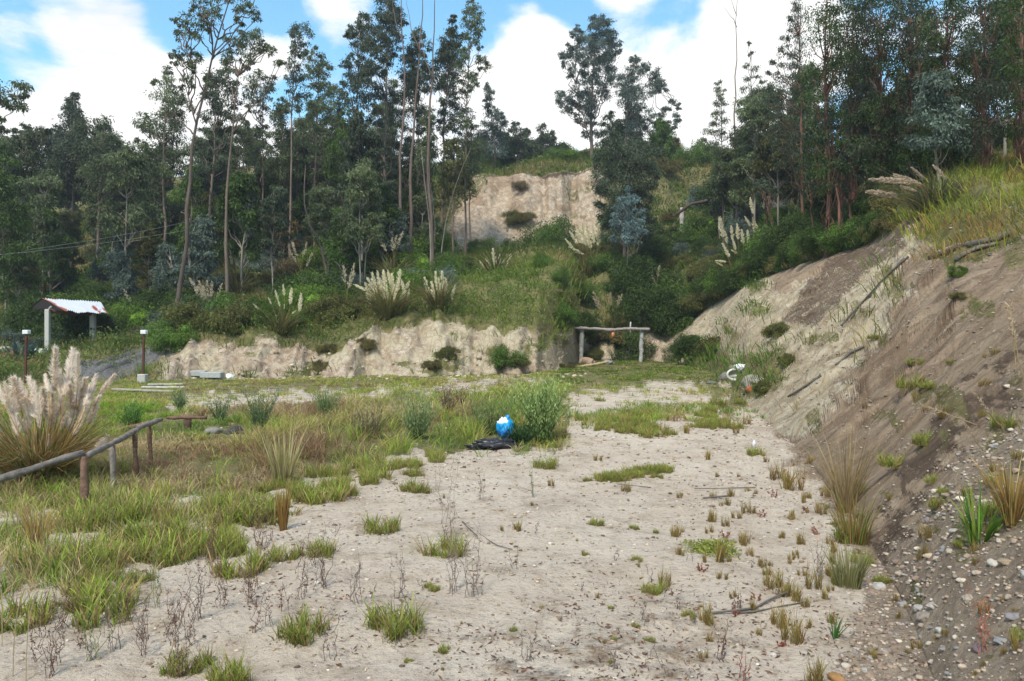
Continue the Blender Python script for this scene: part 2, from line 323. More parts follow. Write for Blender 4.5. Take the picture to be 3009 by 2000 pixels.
# terrain material
def terrain_mat():
    m, n, l = newmat('earth'); o = n.new('ShaderNodeOutputMaterial'); p = n.new('ShaderNodeBsdfPrincipled'); l.new(p.outputs[0], o.inputs[0])
    p.inputs['Roughness'].default_value = .95; p.inputs['Specular IOR Level'].default_value = .15
    tcn = n.new('ShaderNodeTexCoord')
    def noise(sc, det=6, rough=.6, vec=None, dist=0):
        z = n.new('ShaderNodeTexNoise'); z.inputs['Scale'].default_value = sc; z.inputs['Detail'].default_value = det; z.inputs['Roughness'].default_value = rough; z.inputs['Distortion'].default_value = dist
        l.new(vec or tcn.outputs['Object'], z.inputs[0]); return z.outputs['Fac']
    def mr(v, a, b, c=0, d=1):
        z = n.new('ShaderNodeMapRange'); l.new(v, z.inputs[0]); z.inputs[1].default_value = a; z.inputs[2].default_value = b; z.inputs[3].default_value = c; z.inputs[4].default_value = d; return z.outputs[0]
    def mix(f, a, b):
        z = n.new('ShaderNodeMix'); z.data_type = 'RGBA'
        if isinstance(f, float): z.inputs[0].default_value = f
        else: l.new(f, z.inputs[0])
        for i, v in ((6, a), (7, b)):
            if isinstance(v, tuple): z.inputs[i].default_value = v+(1,)
            else: l.new(v, z.inputs[i])
        return z.outputs[2]
    def mth(op, a, b):
        z = n.new('ShaderNodeMath'); z.operation = op; z.use_clamp = op != 'MULTIPLY_ADD'
        for i, v in enumerate((a, b)):
            if isinstance(v, (int, float)): z.inputs[i].default_value = v
            else: l.new(v, z.inputs[i])
        return z.outputs[0]
    a1 = n.new('ShaderNodeAttribute'); a1.attribute_name = 'ZoneA'; a2 = n.new('ShaderNodeAttribute'); a2.attribute_name = 'ZoneB'
    s1 = n.new('ShaderNodeSeparateColor'); l.new(a1.outputs['Color'], s1.inputs[0]); s2 = n.new('ShaderNodeSeparateColor'); l.new(a2.outputs['Color'], s2.inputs[0])
    big = noise(.45, 4); mid = noise(3.0, 8, .65); fine = noise(22, 8, .7); grit = noise(70, 4, .7)
    sand = mix(mr(big, .35, .65), (.54, .445, .355), (.63, .545, .45))
    sand = mix(mr(mid, .50, .68, 0, .75), sand, (.37, .285, .205))
    blot = noise(1.1, 7, .62, dist=.6)
    sand = mix(mr(blot, .56, .68, 0, .55), sand, (.27, .20, .145))
    sand = mix(mr(fine, .53, .68, 0, .75), sand, (.22, .17, .135)); sand = mix(mr(grit, .62, .74, 0, .3), sand, (.62, .57, .52))
    vor = n.new('ShaderNodeTexVoronoi'); vor.inputs['Scale'].default_value = 26; l.new(tcn.outputs['Object'], vor.inputs['Vector'])
    vx = n.new('ShaderNodeVectorMath'); vx.operation = 'DOT_PRODUCT'; l.new(tcn.outputs['Object'], vx.inputs[0]); vx.inputs[1].default_value = (.257, .966, 0)
    vy = n.new('ShaderNodeVectorMath'); vy.operation = 'DOT_PRODUCT'; l.new(tcn.outputs['Object'], vy.inputs[0]); vy.inputs[1].default_value = (.966, -.257, .6)
    cx_ = n.new('ShaderNodeCombineXYZ'); l.new(vx.outputs['Value'], cx_.inputs[0]); sc_ = n.new('ShaderNodeMath'); sc_.operation = 'MULTIPLY'; sc_.inputs[1].default_value = .22; l.new(vy.outputs['Value'], sc_.inputs[0]); l.new(sc_.outputs[0], cx_.inputs[1])
    strk = noise(3.6, 10, .74, cx_.outputs[0], 1.0)
    mpn = n.new('ShaderNodeMapping'); l.new(tcn.outputs['Object'], mpn.inputs[0]); mpn.inputs['Scale'].default_value = (1.6, 1.6, .55)
    vb = noise(1.6, 8, .65, mpn.outputs[0], .5)
    tan = mix(mr(mid, .38, .62), (.41, .34, .235), (.50, .435, .33)); tan = mix(mr(vb, .50, .66, 0, .8), tan, (.27, .20, .125)); tan = mix(mr(fine, .55, .7, 0, .4), tan, (.30, .23, .15))
    vc = n.new('ShaderNodeTexVoronoi'); vc.feature = 'DISTANCE_TO_EDGE'; vc.inputs['Scale'].default_value = 2.4; mp2 = n.new('ShaderNodeMapping'); mp2.inputs['Scale'].default_value = (1.5, 1.5, .8); mxv = n.new('ShaderNodeMix'); mxv.data_type = 'RGBA'; mxv.inputs[0].default_value = .12; l.new(tcn.outputs['Object'], mp2.inputs[0])
    nv_ = n.new('ShaderNodeTexNoise'); nv_.inputs['Scale'].default_value = 2.5; nv_.inputs['Detail'].default_value = 4; l.new(tcn.outputs['Object'], nv_.inputs[0]); l.new(mp2.outputs[0], mxv.inputs[6]); l.new(nv_.outputs['Color'], mxv.inputs[7]); l.new(mxv.outputs[2], vc.inputs['Vector'])
    crk = mr(vc.outputs['Distance'], 0, .07, .62, 0); tan = mix(crk, tan, (.21, .15, .095))
    brown = mix(mr(strk, .40, .60), (.21, .145, .098), (.43, .32, .225)); brown = mix(mr(fine, .52, .68, 0, .6), brown, (.15, .105, .08)); brown = mix(mr(grit, .58, .7, 0, .7), brown, (.46, .40, .34))
    brown = mix(mr(blot, .45, .62, 0, .5), brown, (.40, .305, .21)); tan = mix(mr(strk, .52, .66, 0, .5), tan, (.28, .205, .13))
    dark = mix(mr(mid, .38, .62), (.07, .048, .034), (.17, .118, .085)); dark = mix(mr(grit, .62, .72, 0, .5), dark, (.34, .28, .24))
    stony = mix(mr(mid, .36, .64), (.28, .21, .155), (.43, .345, .26)); stony = mix(mr(fine, .50, .68, 0, .7), stony, (.14, .10, .072))
    gs = mix(mr(mid, .38, .62), (.13, .125, .045), (.24, .20, .095)); gs = mix(mr(blot, .48, .62, 0, .7), gs, (.06, .085, .018)); gs = mix(mr(fine, .5, .68, 0, .55), gs, (.05, .045, .022))
    grav = mix(mr(fine, .4, .6), (.10, .095, .10), (.22, .21, .21))
    jmx = n.new('ShaderNodeMath'); jmx.operation = 'ADD'; l.new(mid, jmx.inputs[0]); l.new(fine, jmx.inputs[1]); jig = mr(jmx.outputs[0], .75, 1.25, -.45, .45)
    def wt(v, lo=.25, hi=.75):
        z = n.new('ShaderNodeMath'); z.operation = 'ADD'; l.new(v, z.inputs[0]); l.new(jig, z.inputs[1]); return mr(z.outputs[0], lo, hi)
    c = mix(wt(s2.outputs[0]), sand, tan); c = mix(wt(s1.outputs[1]), c, brown); c = mix(wt(s1.outputs[2], .4, .8), c, stony)
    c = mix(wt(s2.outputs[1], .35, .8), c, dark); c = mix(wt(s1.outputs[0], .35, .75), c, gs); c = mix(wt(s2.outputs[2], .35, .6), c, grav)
    l.new(c, p.inputs['Base Color'])
    hsum = n.new('ShaderNodeMath'); hsum.operation = 'MULTIPLY_ADD'; l.new(fine, hsum.inputs[0]); hsum.inputs[1].default_value = .45; l.new(mid, hsum.inputs[2])
    sb = n.new('ShaderNodeMath'); sb.operation = 'MULTIPLY'; l.new(strk, sb.inputs[0]); l.new(s1.outputs[1], sb.inputs[1]); sb2 = n.new('ShaderNodeMath'); sb2.operation = 'MULTIPLY_ADD'; l.new(sb.outputs[0], sb2.inputs[0]); sb2.inputs[1].default_value = 2.2; l.new(hsum.outputs[0], sb2.inputs[2]); hsum = sb2
    h2 = n.new('ShaderNodeMath'); h2.operation = 'MULTIPLY_ADD'; l.new(grit, h2.inputs[0]); h2.inputs[1].default_value = .12; l.new(hsum.outputs[0], h2.inputs[2])
    b = n.new('ShaderNodeBump'); b.inputs['Strength'].default_value = .9; b.inputs['Distance'].default_value = .10; l.new(h2.outputs[0], b.inputs['Height']); l.new(b.outputs[0], p.inputs['Normal'])
    return m
M_earth = terrain_mat()
def terrain_obj(name, r0, r1, cmask=None):
    ci = np.arange(nc-1); ri = np.arange(r0, r1)
    CI, RI = np.meshgrid(ci, ri, indexing='ij')
    Fq = np.stack([VID[CI, RI], VID[CI+1, RI], VID[CI+1, RI+1], VID[CI, RI+1]], -1).reshape(-1, 4)
    if cmask is not None: Fq = Fq[cmask(PX[CI, RI], PY[CI, RI]).ravel()]
    ids, inv = np.unique(Fq, return_inverse=True); Fq = inv.reshape(-1, 4)
    V = P3[ids]; a1 = A1[ids]; a2 = A2[ids]
    if name == 'ground':
        n0 = len(V); V = np.concatenate([V, [(-150, -150, -.02), (150, -150, -.02), (150, 1.3, -.02), (-150, 1.3, -.02)]]); Fq = np.concatenate([Fq, [[n0, n0+1, n0+2, n0+3]]])
        a1 = np.concatenate([a1, np.zeros((4, 3))]); a2 = np.concatenate([a2, np.zeros((4, 3))])
    b = Buf(); b.add(V, [Fq], a1); me = b.mesh(name, M_earth, True)
    for nm, A in (('ZoneA', a1), ('ZoneB', a2)):
        at = me.color_attributes.new(nm, 'FLOAT_COLOR', 'POINT'); at.data.foreach_set('color', np.c_[A, np.ones(len(A))].astype(np.float32).ravel())
    o = bpy.data.objects.new(name, me); COL.objects.link(o); o['kind'] = 'structure'; return o
cs = np.concatenate([[0], np.cumsum(rows)])
TRACK = [(60, 862), (150, 838), (380, 790), (400, 812), (330, 850), (250, 885), (120, 880)]
trk = lambda x, y: inpoly(x, y, TRACK)
terrain_obj('ground', 0, cs[1], lambda x, y: ~trk(x, y)); 
terrain_obj('gravel_track', 0, cs[2], trk)
terrain_obj('earth_bank', cs[1], cs[2], lambda x, y: (x < 1560) & ~trk(x, y)); terrain_obj('earth_slope', cs[1], cs[2], lambda x, y: (x >= 1560))
terrain_obj('hillside', cs[2], cs[4]); terrain_obj('cliff', cs[4], cs[5]); terrain_obj('hilltop', cs[5], nr-1)

# ================================================================== shape builders
def blades(b, base, az, h, w, lean, bend, col, tipcol=None, face=None):
    base = np.asarray(base, float); n = len(base)
    o = np.stack([np.cos(az), np.sin(az), 0*az], -1)
    fa = rng.uniform(0, np.pi, n) if face is None else face
    sd_ = np.stack([np.cos(fa), np.sin(fa), 0*fa], -1)
    up = np.array([0, 0, 1.])
    V = np.zeros((n, 7, 3)); C = np.zeros((n, 7, 3))
    col = np.broadcast_to(col, (n, 3)); tipcol = col if tipcol is None else np.broadcast_to(tipcol, (n, 3))
    for k, (t, wt_) in enumerate(((0, .8), (.4, 1.), (.75, .7), (1, 0))):
        p = base+up*(h*(t-.5*np.clip(bend, 0, 1.6)*t*t*np.minimum(1, t+.3)))[:, None]+o*((lean*t+bend*t*t)*h)[:, None]
        if k < 3:
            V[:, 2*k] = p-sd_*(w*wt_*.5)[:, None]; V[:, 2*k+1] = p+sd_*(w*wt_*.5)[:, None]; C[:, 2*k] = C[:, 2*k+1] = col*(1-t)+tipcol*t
        else: V[:, 6] = p; C[:, 6] = tipcol
    i = (np.arange(n)*7)[:, None]
    b.add(V.reshape(-1, 3), [np.concatenate([i+[[0, 1, 3, 2]], i+[[2, 3, 5, 4]]]), i+[[4, 5, 6]]], C.reshape(-1, 3))
def rand_dirs(n):
    v = rng.normal(size=(n, 3)); return v/np.linalg.norm(v, axis=1, keepdims=True)
def leaves(b, cen, d, ln, wd, col):
    n = len(cen); d = d/np.linalg.norm(d, axis=1, keepdims=True); s = np.cross(d, rand_dirs(n)); s /= np.linalg.norm(s, axis=1, keepdims=True)+1e-9
    ln = np.broadcast_to(ln, n)[:, None]; wd = np.broadcast_to(wd, n)[:, None]
    V = np.stack([cen-d*ln*.5, cen+s*wd*.5-d*ln*.05, cen+d*ln*.5, cen-s*wd*.5-d*ln*.05], 1)
    i = (np.arange(n)*4)[:, None]
    b.add(V.reshape(-1, 3), [i+[[0, 1, 2, 3]]], np.repeat(np.broadcast_to(col, (n, 3)), 4, 0))
def tube(b, pts, rad, col, k=7, cap=True):
    pts = np.array([tuple(p) for p in pts], float); n = len(pts); rad = np.broadcast_to(rad, n)
    T = np.gradient(pts, axis=0); T /= np.linalg.norm(T, axis=1, keepdims=True)+1e-9
    ref = np.array([.3, 1, .1]) if abs(T[0][1]) < .9 else np.array([1, 0, .1])
    U = np.cross(T, ref); U /= np.linalg.norm(U, axis=1, keepdims=True)+1e-9; Wv = np.cross(T, U)
    a = np.arange(k)*2*np.pi/k
    V = pts[:, None]+(U[:, None]*np.cos(a)[None, :, None]+Wv[:, None]*np.sin(a)[None, :, None])*rad[:, None, None]
    f = []
    for i in range(n-1):
        for j in range(k): f.append((i*k+j, i*k+(j+1) % k, (i+1)*k+(j+1) % k, (i+1)*k+j))
    V = V.reshape(-1, 3); fs = [np.array(f)]
    if cap:
        V = np.concatenate([V, pts[:1], pts[-1:]]); c0 = n*k
        fs.append(np.array([(c0, (j+1) % k, j) for j in range(k)]+[(c0+1, (n-1)*k+j, (n-1)*k+(j+1) % k) for j in range(k)]))
    b.add(V, fs, col)
def curve(p0, p1, n=6, wob=.08, sag=0):
    p0 = np.array(tuple(p0), float); p1 = np.array(tuple(p1), float); d = np.linalg.norm(p1-p0); t = np.linspace(0, 1, n)[:, None]
    o = rng.normal(size=(n, 3))*wob*d*np.sin(np.pi*t)*.5; P = p0+(p1-p0)*t+o; P[:, 2] -= sag*d*np.sin(np.pi*t[:, 0]); return P
def box(b, c, s, col, rz=0, rx=0, ry=0, bev=.0):
    from mathutils import Matrix
    M = Matrix.Rotation(rz, 3, 'Z') @ Matrix.Rotation(ry, 3, 'Y') @ Matrix.Rotation(rx, 3, 'X')
    M = np.array(M); sx, sy, sz = np.array(s)/2.; q = bev
    # chamfered box: 24 vertices
    V = []; idx = {}
    for X in (-1, 1):
        for Y in (-1, 1):
            for Z in (-1, 1):
                for ax in range(3):
                    v = [X*(sx-(0 if ax == 0 else q)), Y*(sy-(0 if ax == 1 else q)), Z*(sz-(0 if ax == 2 else q))]; idx[(X, Y, Z, ax)] = len(V); V.append(v)
    fq = []
    for ax in range(3):
        o1, o2 = [a for a in range(3) if a != ax]
        for sgn in (-1, 1):
            ring = []
            for (p, r) in ((-1, -1), (1, -1), (1, 1), (-1, 1)):
                k = [0, 0, 0]; k[ax] = sgn; k[o1] = p; k[o2] = r; ring.append(idx[tuple(k)+(ax,)])
            fq.append(ring)
    ft = [[idx[(X, Y, Z, 0)], idx[(X, Y, Z, 1)], idx[(X, Y, Z, 2)]] for X in (-1, 1) for Y in (-1, 1) for Z in (-1, 1)]
    for ax in range(3):     # edges along ax
        o1, o2 = [a for a in range(3) if a != ax]
        for p in (-1, 1):
            for r in (-1, 1):
                k0 = [0, 0, 0]; k1 = [0, 0, 0]; k0[ax] = -1; k1[ax] = 1; k0[o1] = k1[o1] = p; k0[o2] = k1[o2] = r
                fq.append([idx[tuple(k0)+(o1,)], idx[tuple(k1)+(o1,)], idx[tuple(k1)+(o2,)], idx[tuple(k0)+(o2,)]])
    b.add((np.array(V) @ M.T)+np.array(tuple(c)), [np.array(fq), np.array(ft)] if q > 0 else [np.array(fq[:6])], col)
# icosphere template
def ico(sub=1):
    t = (1+5**.5)/2
    V = [(-1, t, 0), (1, t, 0), (-1, -t, 0), (1, -t, 0), (0, -1, t), (0, 1, t), (0, -1, -t), (0, 1, -t), (t, 0, -1), (t, 0, 1), (-t, 0, -1), (-t, 0, 1)]
    Fc = [(0, 11, 5), (0, 5, 1), (0, 1, 7), (0, 7, 10), (0, 10, 11), (1, 5, 9), (5, 11, 4), (11, 10, 2), (10, 7, 6), (7, 1, 8), (3, 9, 4), (3, 4, 2), (3, 2, 6), (3, 6, 8), (3, 8, 9), (4, 9, 5), (2, 4, 11), (6, 2, 10), (8, 6, 7), (9, 8, 1)]
    V = [np.array(v, float)/np.linalg.norm(v) for v in V]
    for _ in range(sub):
        cache = {}; nf = []
        def mid(a, b_):
            k = (min(a, b_), max(a, b_))
            if k not in cache:
                m = V[a]+V[b_]; V.append(m/np.linalg.norm(m)); cache[k] = len(V)-1
            return cache[k]
        for a, b_, c in Fc:
            x, y, z = mid(a, b_), mid(b_, c), mid(c, a); nf += [(a, x, z), (b_, y, x), (c, z, y), (x, y, z)]
        Fc = nf
    return np.array(V), np.array(Fc)
I0, I1, I2, I3 = ico(0), ico(1), ico(2), ico(3)
def rock_verts(tpl, size, seed, rough=.3, flat=.65):
    V = tpl[0].copy(); r = 1+rough*(vn(V[:, 0]*1.7+seed, V[:, 1]*1.7+V[:, 2]*1.3, seed % 97)+.5*vn(V[:, 0]*4+seed, V[:, 2]*4+V[:, 1]*3, seed % 89))*2
    rr = np.random.default_rng(seed); sc = np.array([1, rr.uniform(.6, 1), rr.uniform(.45, .8)*flat/.65]); a = rr.uniform(0, 6.28)
    V = V*r[:, None]*sc*size; c, s = math.cos(a), math.sin(a)
    return np.stack([V[:, 0]*c-V[:, 1]*s, V[:, 0]*s+V[:, 1]*c, V[:, 2]], -1)

# ------------------------------------------------------------------ tree builder
BARK = np.array((.16, .12, .095)); BARKG = np.array((.26, .225, .19)); BARKR = np.array((.17, .085, .06))
EUC = np.array((.095, .118, .052)); EUCD = np.array((.058, .076, .042)); EUCB = np.array((.12, .16, .125)); GRN = np.array((.062, .11, .016)); GRNB = np.array((.105, .175, .02)); OLV = np.array((.115, .12, .03)); RUS = np.array((.14, .09, .04))
def crown_fill(b, c, r, col, leafL, dens=1.0, squash=.8, fine=False):
    """one spray of foliage: leaves hanging round several twig ends inside radius r"""
    ns = max(3, int(5*dens*max(1, r/.7)))
    tw = rand_dirs(ns)*(r*.78*rng.uniform(.3, 1, ns)**.5)[:, None]; tw[:, 2] *= squash
    cc = col*rng.uniform(.7, 1.35)
    for k in range(ns):
        m = int(66*dens*max(.6, (r/.6)))
        d = rand_dirs(m); rr = r*rng.uniform(.28, .55)
        P = np.array(c)+tw[k]+d*(rr*(rng.uniform(.2, 1., m)+.35*np.abs(rng.normal(size=m))))[:, None]*np.array([1.1, 1.1, .8])
        dr = d*.8+np.array([0, 0, -.75 if not fine else -1.3])+rng.normal(size=(m, 3))*.35
        kk = cc*rng.uniform(.75, 1.3)*rng.uniform(.7, 1.35, (m, 1))
        leaves(b, P, dr, leafL*.82*rng.uniform(.6, 1.3, m), leafL*.82*(.30 if not fine else .26)*rng.uniform(.8, 1.2, m), kk)
def build_tree(name, label, group, base, trunks, blobs, col, barkc, r0, leafL, dens=1.0, fine=False, limbs=True, cat='tree', tmat=None):
    """trunks: list of world polylines; blobs: list of (world centre, radius)"""
    base = np.array(tuple(base), float); t = empty(name, base, label, cat, group)
    tb = Buf()
    for q, P in enumerate(trunks):
        P = np.array([tuple(p) for p in P], float)
        # resample
        seg = np.r_[0, np.cumsum(np.linalg.norm(np.diff(P, axis=0), axis=1))]; s = np.linspace(0, seg[-1], max(8, int(seg[-1]/1.2)))
        P = np.stack([np.interp(s, seg, P[:, i]) for i in range(3)], -1); P[1:-1] += rng.normal(size=(len(P)-2, 3))*.035
        trunks[q] = P; rr = r0*(1 if q == 0 else .34); tp = s/s[-1]
        rad = rr*(1-.86*tp)+rr*.35*np.exp(-s/.5)*(q == 0)
        tube(tb, P, rad, barkc*rng.uniform(.85, 1.15), 8)
    allp = np.concatenate(trunks)
    if limbs:
        for c, r in blobs:
            c = np.array(tuple(c)); dd = np.linalg.norm(allp[:, :2]-c[:2], axis=1); tgt = c[2]-.9*dd-.2
            cost = np.abs(allp[:, 2]-tgt)+dd*.6+(allp[:, 2] > c[2])*3; i = int(np.argmin(cost)); p = allp[i]
            d = np.linalg.norm(c-p)
            if d < r*.5: continue
            P = curve(p, c, 6, .10, .05); rl = min(r0*.35, .02+.012*d)
            tube(tb, P, np.linspace(rl, .012, 6), barkc*rng.uniform(.8, 1.1), 5, False)
    trk_ = tb.obj('trunk', M_bark, t, True, base)
    cb = Buf()
    for c, r in blobs: crown_fill(cb, c, r, col, leafL, dens, fine=fine)
    if cb.n: cb.obj('crown', M_leaf, t, False, base)
    return t
def px_tree(name, label, group, Y, trunk, blobs, col=EUC, barkc=BARK, r0=.2, leafL=.26, dens=1.0, fine=False, depth=1.6, extra=(), cat='tree'):
    """tree at distance Y; trunk and foliage sprays given by bearing and height, spread in depth about Y"""
    b0 = on(trunk[0][0], Y); b0.z -= .25
    P = [b0]+[W(x, y, Y+rng.uniform(-.3, .3)) for x, y in trunk[1:]]
    tr = [P]+[[W(x, y, Y+rng.uniform(-.5, .5)) for x, y in e] for e in extra]
    bl = []
    for x, y, r in blobs:
        bl.append((W(x, y, Y+rng.uniform(-depth, depth)), r*Y/F*1.45*rng.uniform(.75, 1.2)))
    base = Vector(b0); base.z += .25
    return build_tree(name, label, group, base, tr, bl, col, barkc, r0*.62, leafL, dens, fine, cat=cat)
def cone_blobs(cx, top, bot, w, n, seed, tpow=.8, r=(14, 26), skew=0):
    """foliage sprays filling a pointed crown"""
    q = np.random.default_rng(seed); o = []
    for i in range(n):
        t = q.uniform(0, 1)**.85; y = top+(bot-top)*t; ww = w*(t**tpow)*(1-.35*max(0, t-.75)*4*.5)
        rr = q.uniform(*r)*(.55+.45*min(1, t*2.2)); o.append((cx+skew*(1-t)+q.uniform(-1, 1)*ww, y, rr))
    o.append((cx+skew, top, r[0]*.6)); return o

LM = [(195,1110,'the front fence post'),(90,1000,'the large pampas clump'),(650,1120,'the tall golden grass'),(652,1222,'the slender golden tuft'),(1165,1010,'the blue bag'),(1250,950,'the feathery bush'),(1410,790,'the goal frame'),(1693,872,'the pale ring'),(700,1440,'the bushy pair of tufts'),(905,1420,'the right one of the bushy pair'),(555,1290,'the tuft over the reddish weeds'),(428,1510,'the bottom green tuft'),(1020,1250,'the hazy green tuft'),(1460,1085,'the wide low grass patch'),(1512,1350,'the spiky rosette'),(1650,1270,'the dense straw tuft'),(1838,1110,'the thick straw tuft'),(1740,1415,'the long curved twig'),(1950,1150,'the tall dry grass at the slope foot'),(2330,1180,'the golden grass at the right edge'),(2255,1230,'the broad-bladed green grass'),(2028,1352,'the flat pale slab stone'),(2230,570,'the dead logs'),(2205,640,'the small leafy plant'),(1715,880,'the boulders'),(110,760,'the shelter'),(331,820,'the capped post with the block'),(1680,1140,'the short dark stick'),(400,1250,'the tuft with the yellow flower'),(230,1290,'the big bright tufts'),(1990,1000,'the middle of the right slope'),(1440,975,'the far green patch'),(1195,1210,'the yellow-green centre tuft'),(955,1120,'the upper left sand tuft'),(1400,1500,'the brown litter at the bottom'),(740,1340,'the dark reddish weed'),(420,760,'the tall leaning trunk'),(523,740,'the second tall trunk'),(893,660,'the biggest plume clump'),(1012,650,'the right plume clump'),(645,700,'the white-plumed clump'),(742,566,'the leaning brown trunk'),(1000,450,'the bare trunks'),(1240,490,'the upper cliff'),(1440,420,'the dark conical tree'),(1697,300,'the forked dead trunk'),(1934,500,'the reddish trunks'),(2150,440,'the wind-blown plumes'),(1705,550,'the right-hand plumes'),(270,500,'the left grove'),(880,500,'the tallest central eucalyptus'),(2330,420,'the upper right corner'),(1560,370,'the hut roof')]
def near(px, py):
    best = min(LM, key=lambda l: ((l[0]-px)**2+((l[1]-py)*1.3)**2)); dx, dy = px-best[0], py-best[1]
    d = math.hypot(dx, dy); far_ = 'just ' if d < 45 else ('' if d < 120 else 'well ')
    w_ = ('right of' if dx > 0 else 'left of') if abs(dx) > abs(dy)*2 else (('below' if dy > 0 else 'above') if abs(dy) > abs(dx)*2 else (('below and ' if dy > 0 else 'above and ')+('right of' if dx > 0 else 'left of')))
    return far_+w_+' '+best[2]
SIZ = lambda v, a, b_: 'tiny' if v < a else ('medium' if v < b_ else 'larger')
# ================================================================== built things
def thing(name, p, label, cat, group=None): return empty(name, p, label, cat, group)
GREYW = np.array((.30, .26, .23)); DKW = np.array((.11, .065, .045))
def log(b, pts, r, col, k=9):
    pts = np.array([tuple(p) for p in pts], float)
    seg = np.r_[0, np.cumsum(np.linalg.norm(np.diff(pts, axis=0), axis=1))]; s = np.linspace(0, seg[-1], max(6, int(seg[-1]/.12)))
    P = np.stack([np.interp(s, seg, pts[:, i]) for i in range(3)], -1); P[1:-1] += rng.normal(size=(len(P)-2, 3))*r*.10
    tube(b, P, r*(1+.12*rng.normal(size=len(P))), col, k)
# ---- low log fence on the left
def on_ground(px, Y, up=0): p = on(px, Y); p.z += up; return p
fence_posts = [(195, 1050, 1185, 7.1, .072, DKW*1.6), (261, 1026, 1118, 8.35, .062, GREYW*.7), (313, 1000, 1094, 9.05, .055, DKW), (346, 978, 1062, 9.9, .058, DKW*1.4)]
fe = thing('log_fence', on(195, 7.1), 'low grey log fence running from the left edge past the pampas grass', 'fence'); f0 = fe.location.copy()
for px, yt, yb, Y, r, c in fence_posts:
    b = Buf(); top = W(px-2, yt, Y); bot = on(px+2, Y); bot.z = min(bot.z, W(px, yb, Y).z)-.1
    log(b, [bot, (np.array(bot)+np.array(top))/2, top], r*.5, c); b.obj('post', M_wood, fe, True, f0)
for pts, r, c in (([(-160, 1150, 6.3), (0, 1103, 6.6), (95, 1073, 6.85), (150, 1054, 7.0), (193, 1043, 7.1)], .034, GREYW*.55), ([(196, 1052, 7.1), (240, 1030, 8.0), (290, 1005, 8.8), (330, 980, 9.6), (372, 966, 10.4)], .029, GREYW*.7)):
    b = Buf(); log(b, [W(x, y, Y) for x, y, Y in pts], r, c); b.obj('rail', M_wood, fe, True, f0)
fe2 = thing('log_rail', on(300, 12.6), 'thin dark bent rail behind the log fence, leaning from the pampas grass', 'fence rail')
b = Buf(); log(b, [W(215, 1012, 12.3), W(250, 995, 12.5), W(300, 983, 12.7), W(362, 970, 13.0)], .035, DKW*1.8); b.obj('rail', M_wood, fe2, True, fe2.location)
b = Buf(); g = on(222, 12.4); log(b, [g, W(222, 1008, 12.4)], .035, DKW); b.obj('post', M_wood, fe2, True, fe2.location)
st = thing('plank_stand', on(432, 13.2), 'short dark plank lying level on a stubby post in the grass', 'plank')
b = Buf(); log(b, [W(386, 962, 13.3), W(430, 961, 13.2), W(476, 962, 13.2)], .03, DKW*1.4, 6); b.obj('plank', M_wood, st, True, st.location)
b = Buf(); log(b, [W(433, 995, 13.2)-Vector((0, 0, .3)), W(432, 966, 13.2)], .055, DKW*.8); b.obj('post', M_wood, st, True, st.location)
# ---- goal frame
gl = on(1341, 44.5); gr = on(1479, 44.5)
gf = thing('goal_frame', gl, 'grey goalpost frame of rough poles in front of the clay bank', 'goal')
for px, yt in ((1341, 757), (1479, 757)):
    b = Buf(); bt = on(px-3, 44.5); bt.z -= .15; log(b, [bt, W(px, yt, 44.5)], .12, np.array((.36, .36, .35))); b.obj('post', M_wood, gf, True, gl)
b = Buf(); log(b, [W(1322, 755, 44.3), W(1375, 757, 44.3), W(1405, 760, 44.3), W(1440, 757, 44.3), W(1497, 758, 44.3)], .085, np.array((.30, .26, .25))); b.obj('crossbar', M_wood, gf, True, gl)
p = W(1412, 771, 44.3); fl = thing('hanging_float', p, 'small orange float hanging under the crossbar of the goal frame', 'float')
b = Buf(); b.add(I1[0]*np.array((.10, .10, .17)), [I1[1]], (.5, .2, .09)); b.obj('float', M_plastic, fl, True)
b = Buf(); tube(b, [(0, 0, .15), (0, 0, .28)], .012, (.1, .1, .1), 4); b.obj('string', M_twig, fl)
p = on(1452, 48.2); o = thing('white_marker', p, 'thin pale upright stake standing behind the goal frame', 'stake')
b = Buf(); tube(b, [p, W(1452, 752, 48.2), W(1453, 741, 48.2)], [.025, .05, .04], (.5, .52, .5), 6); b.obj('stake', M_wood, o, True, p)
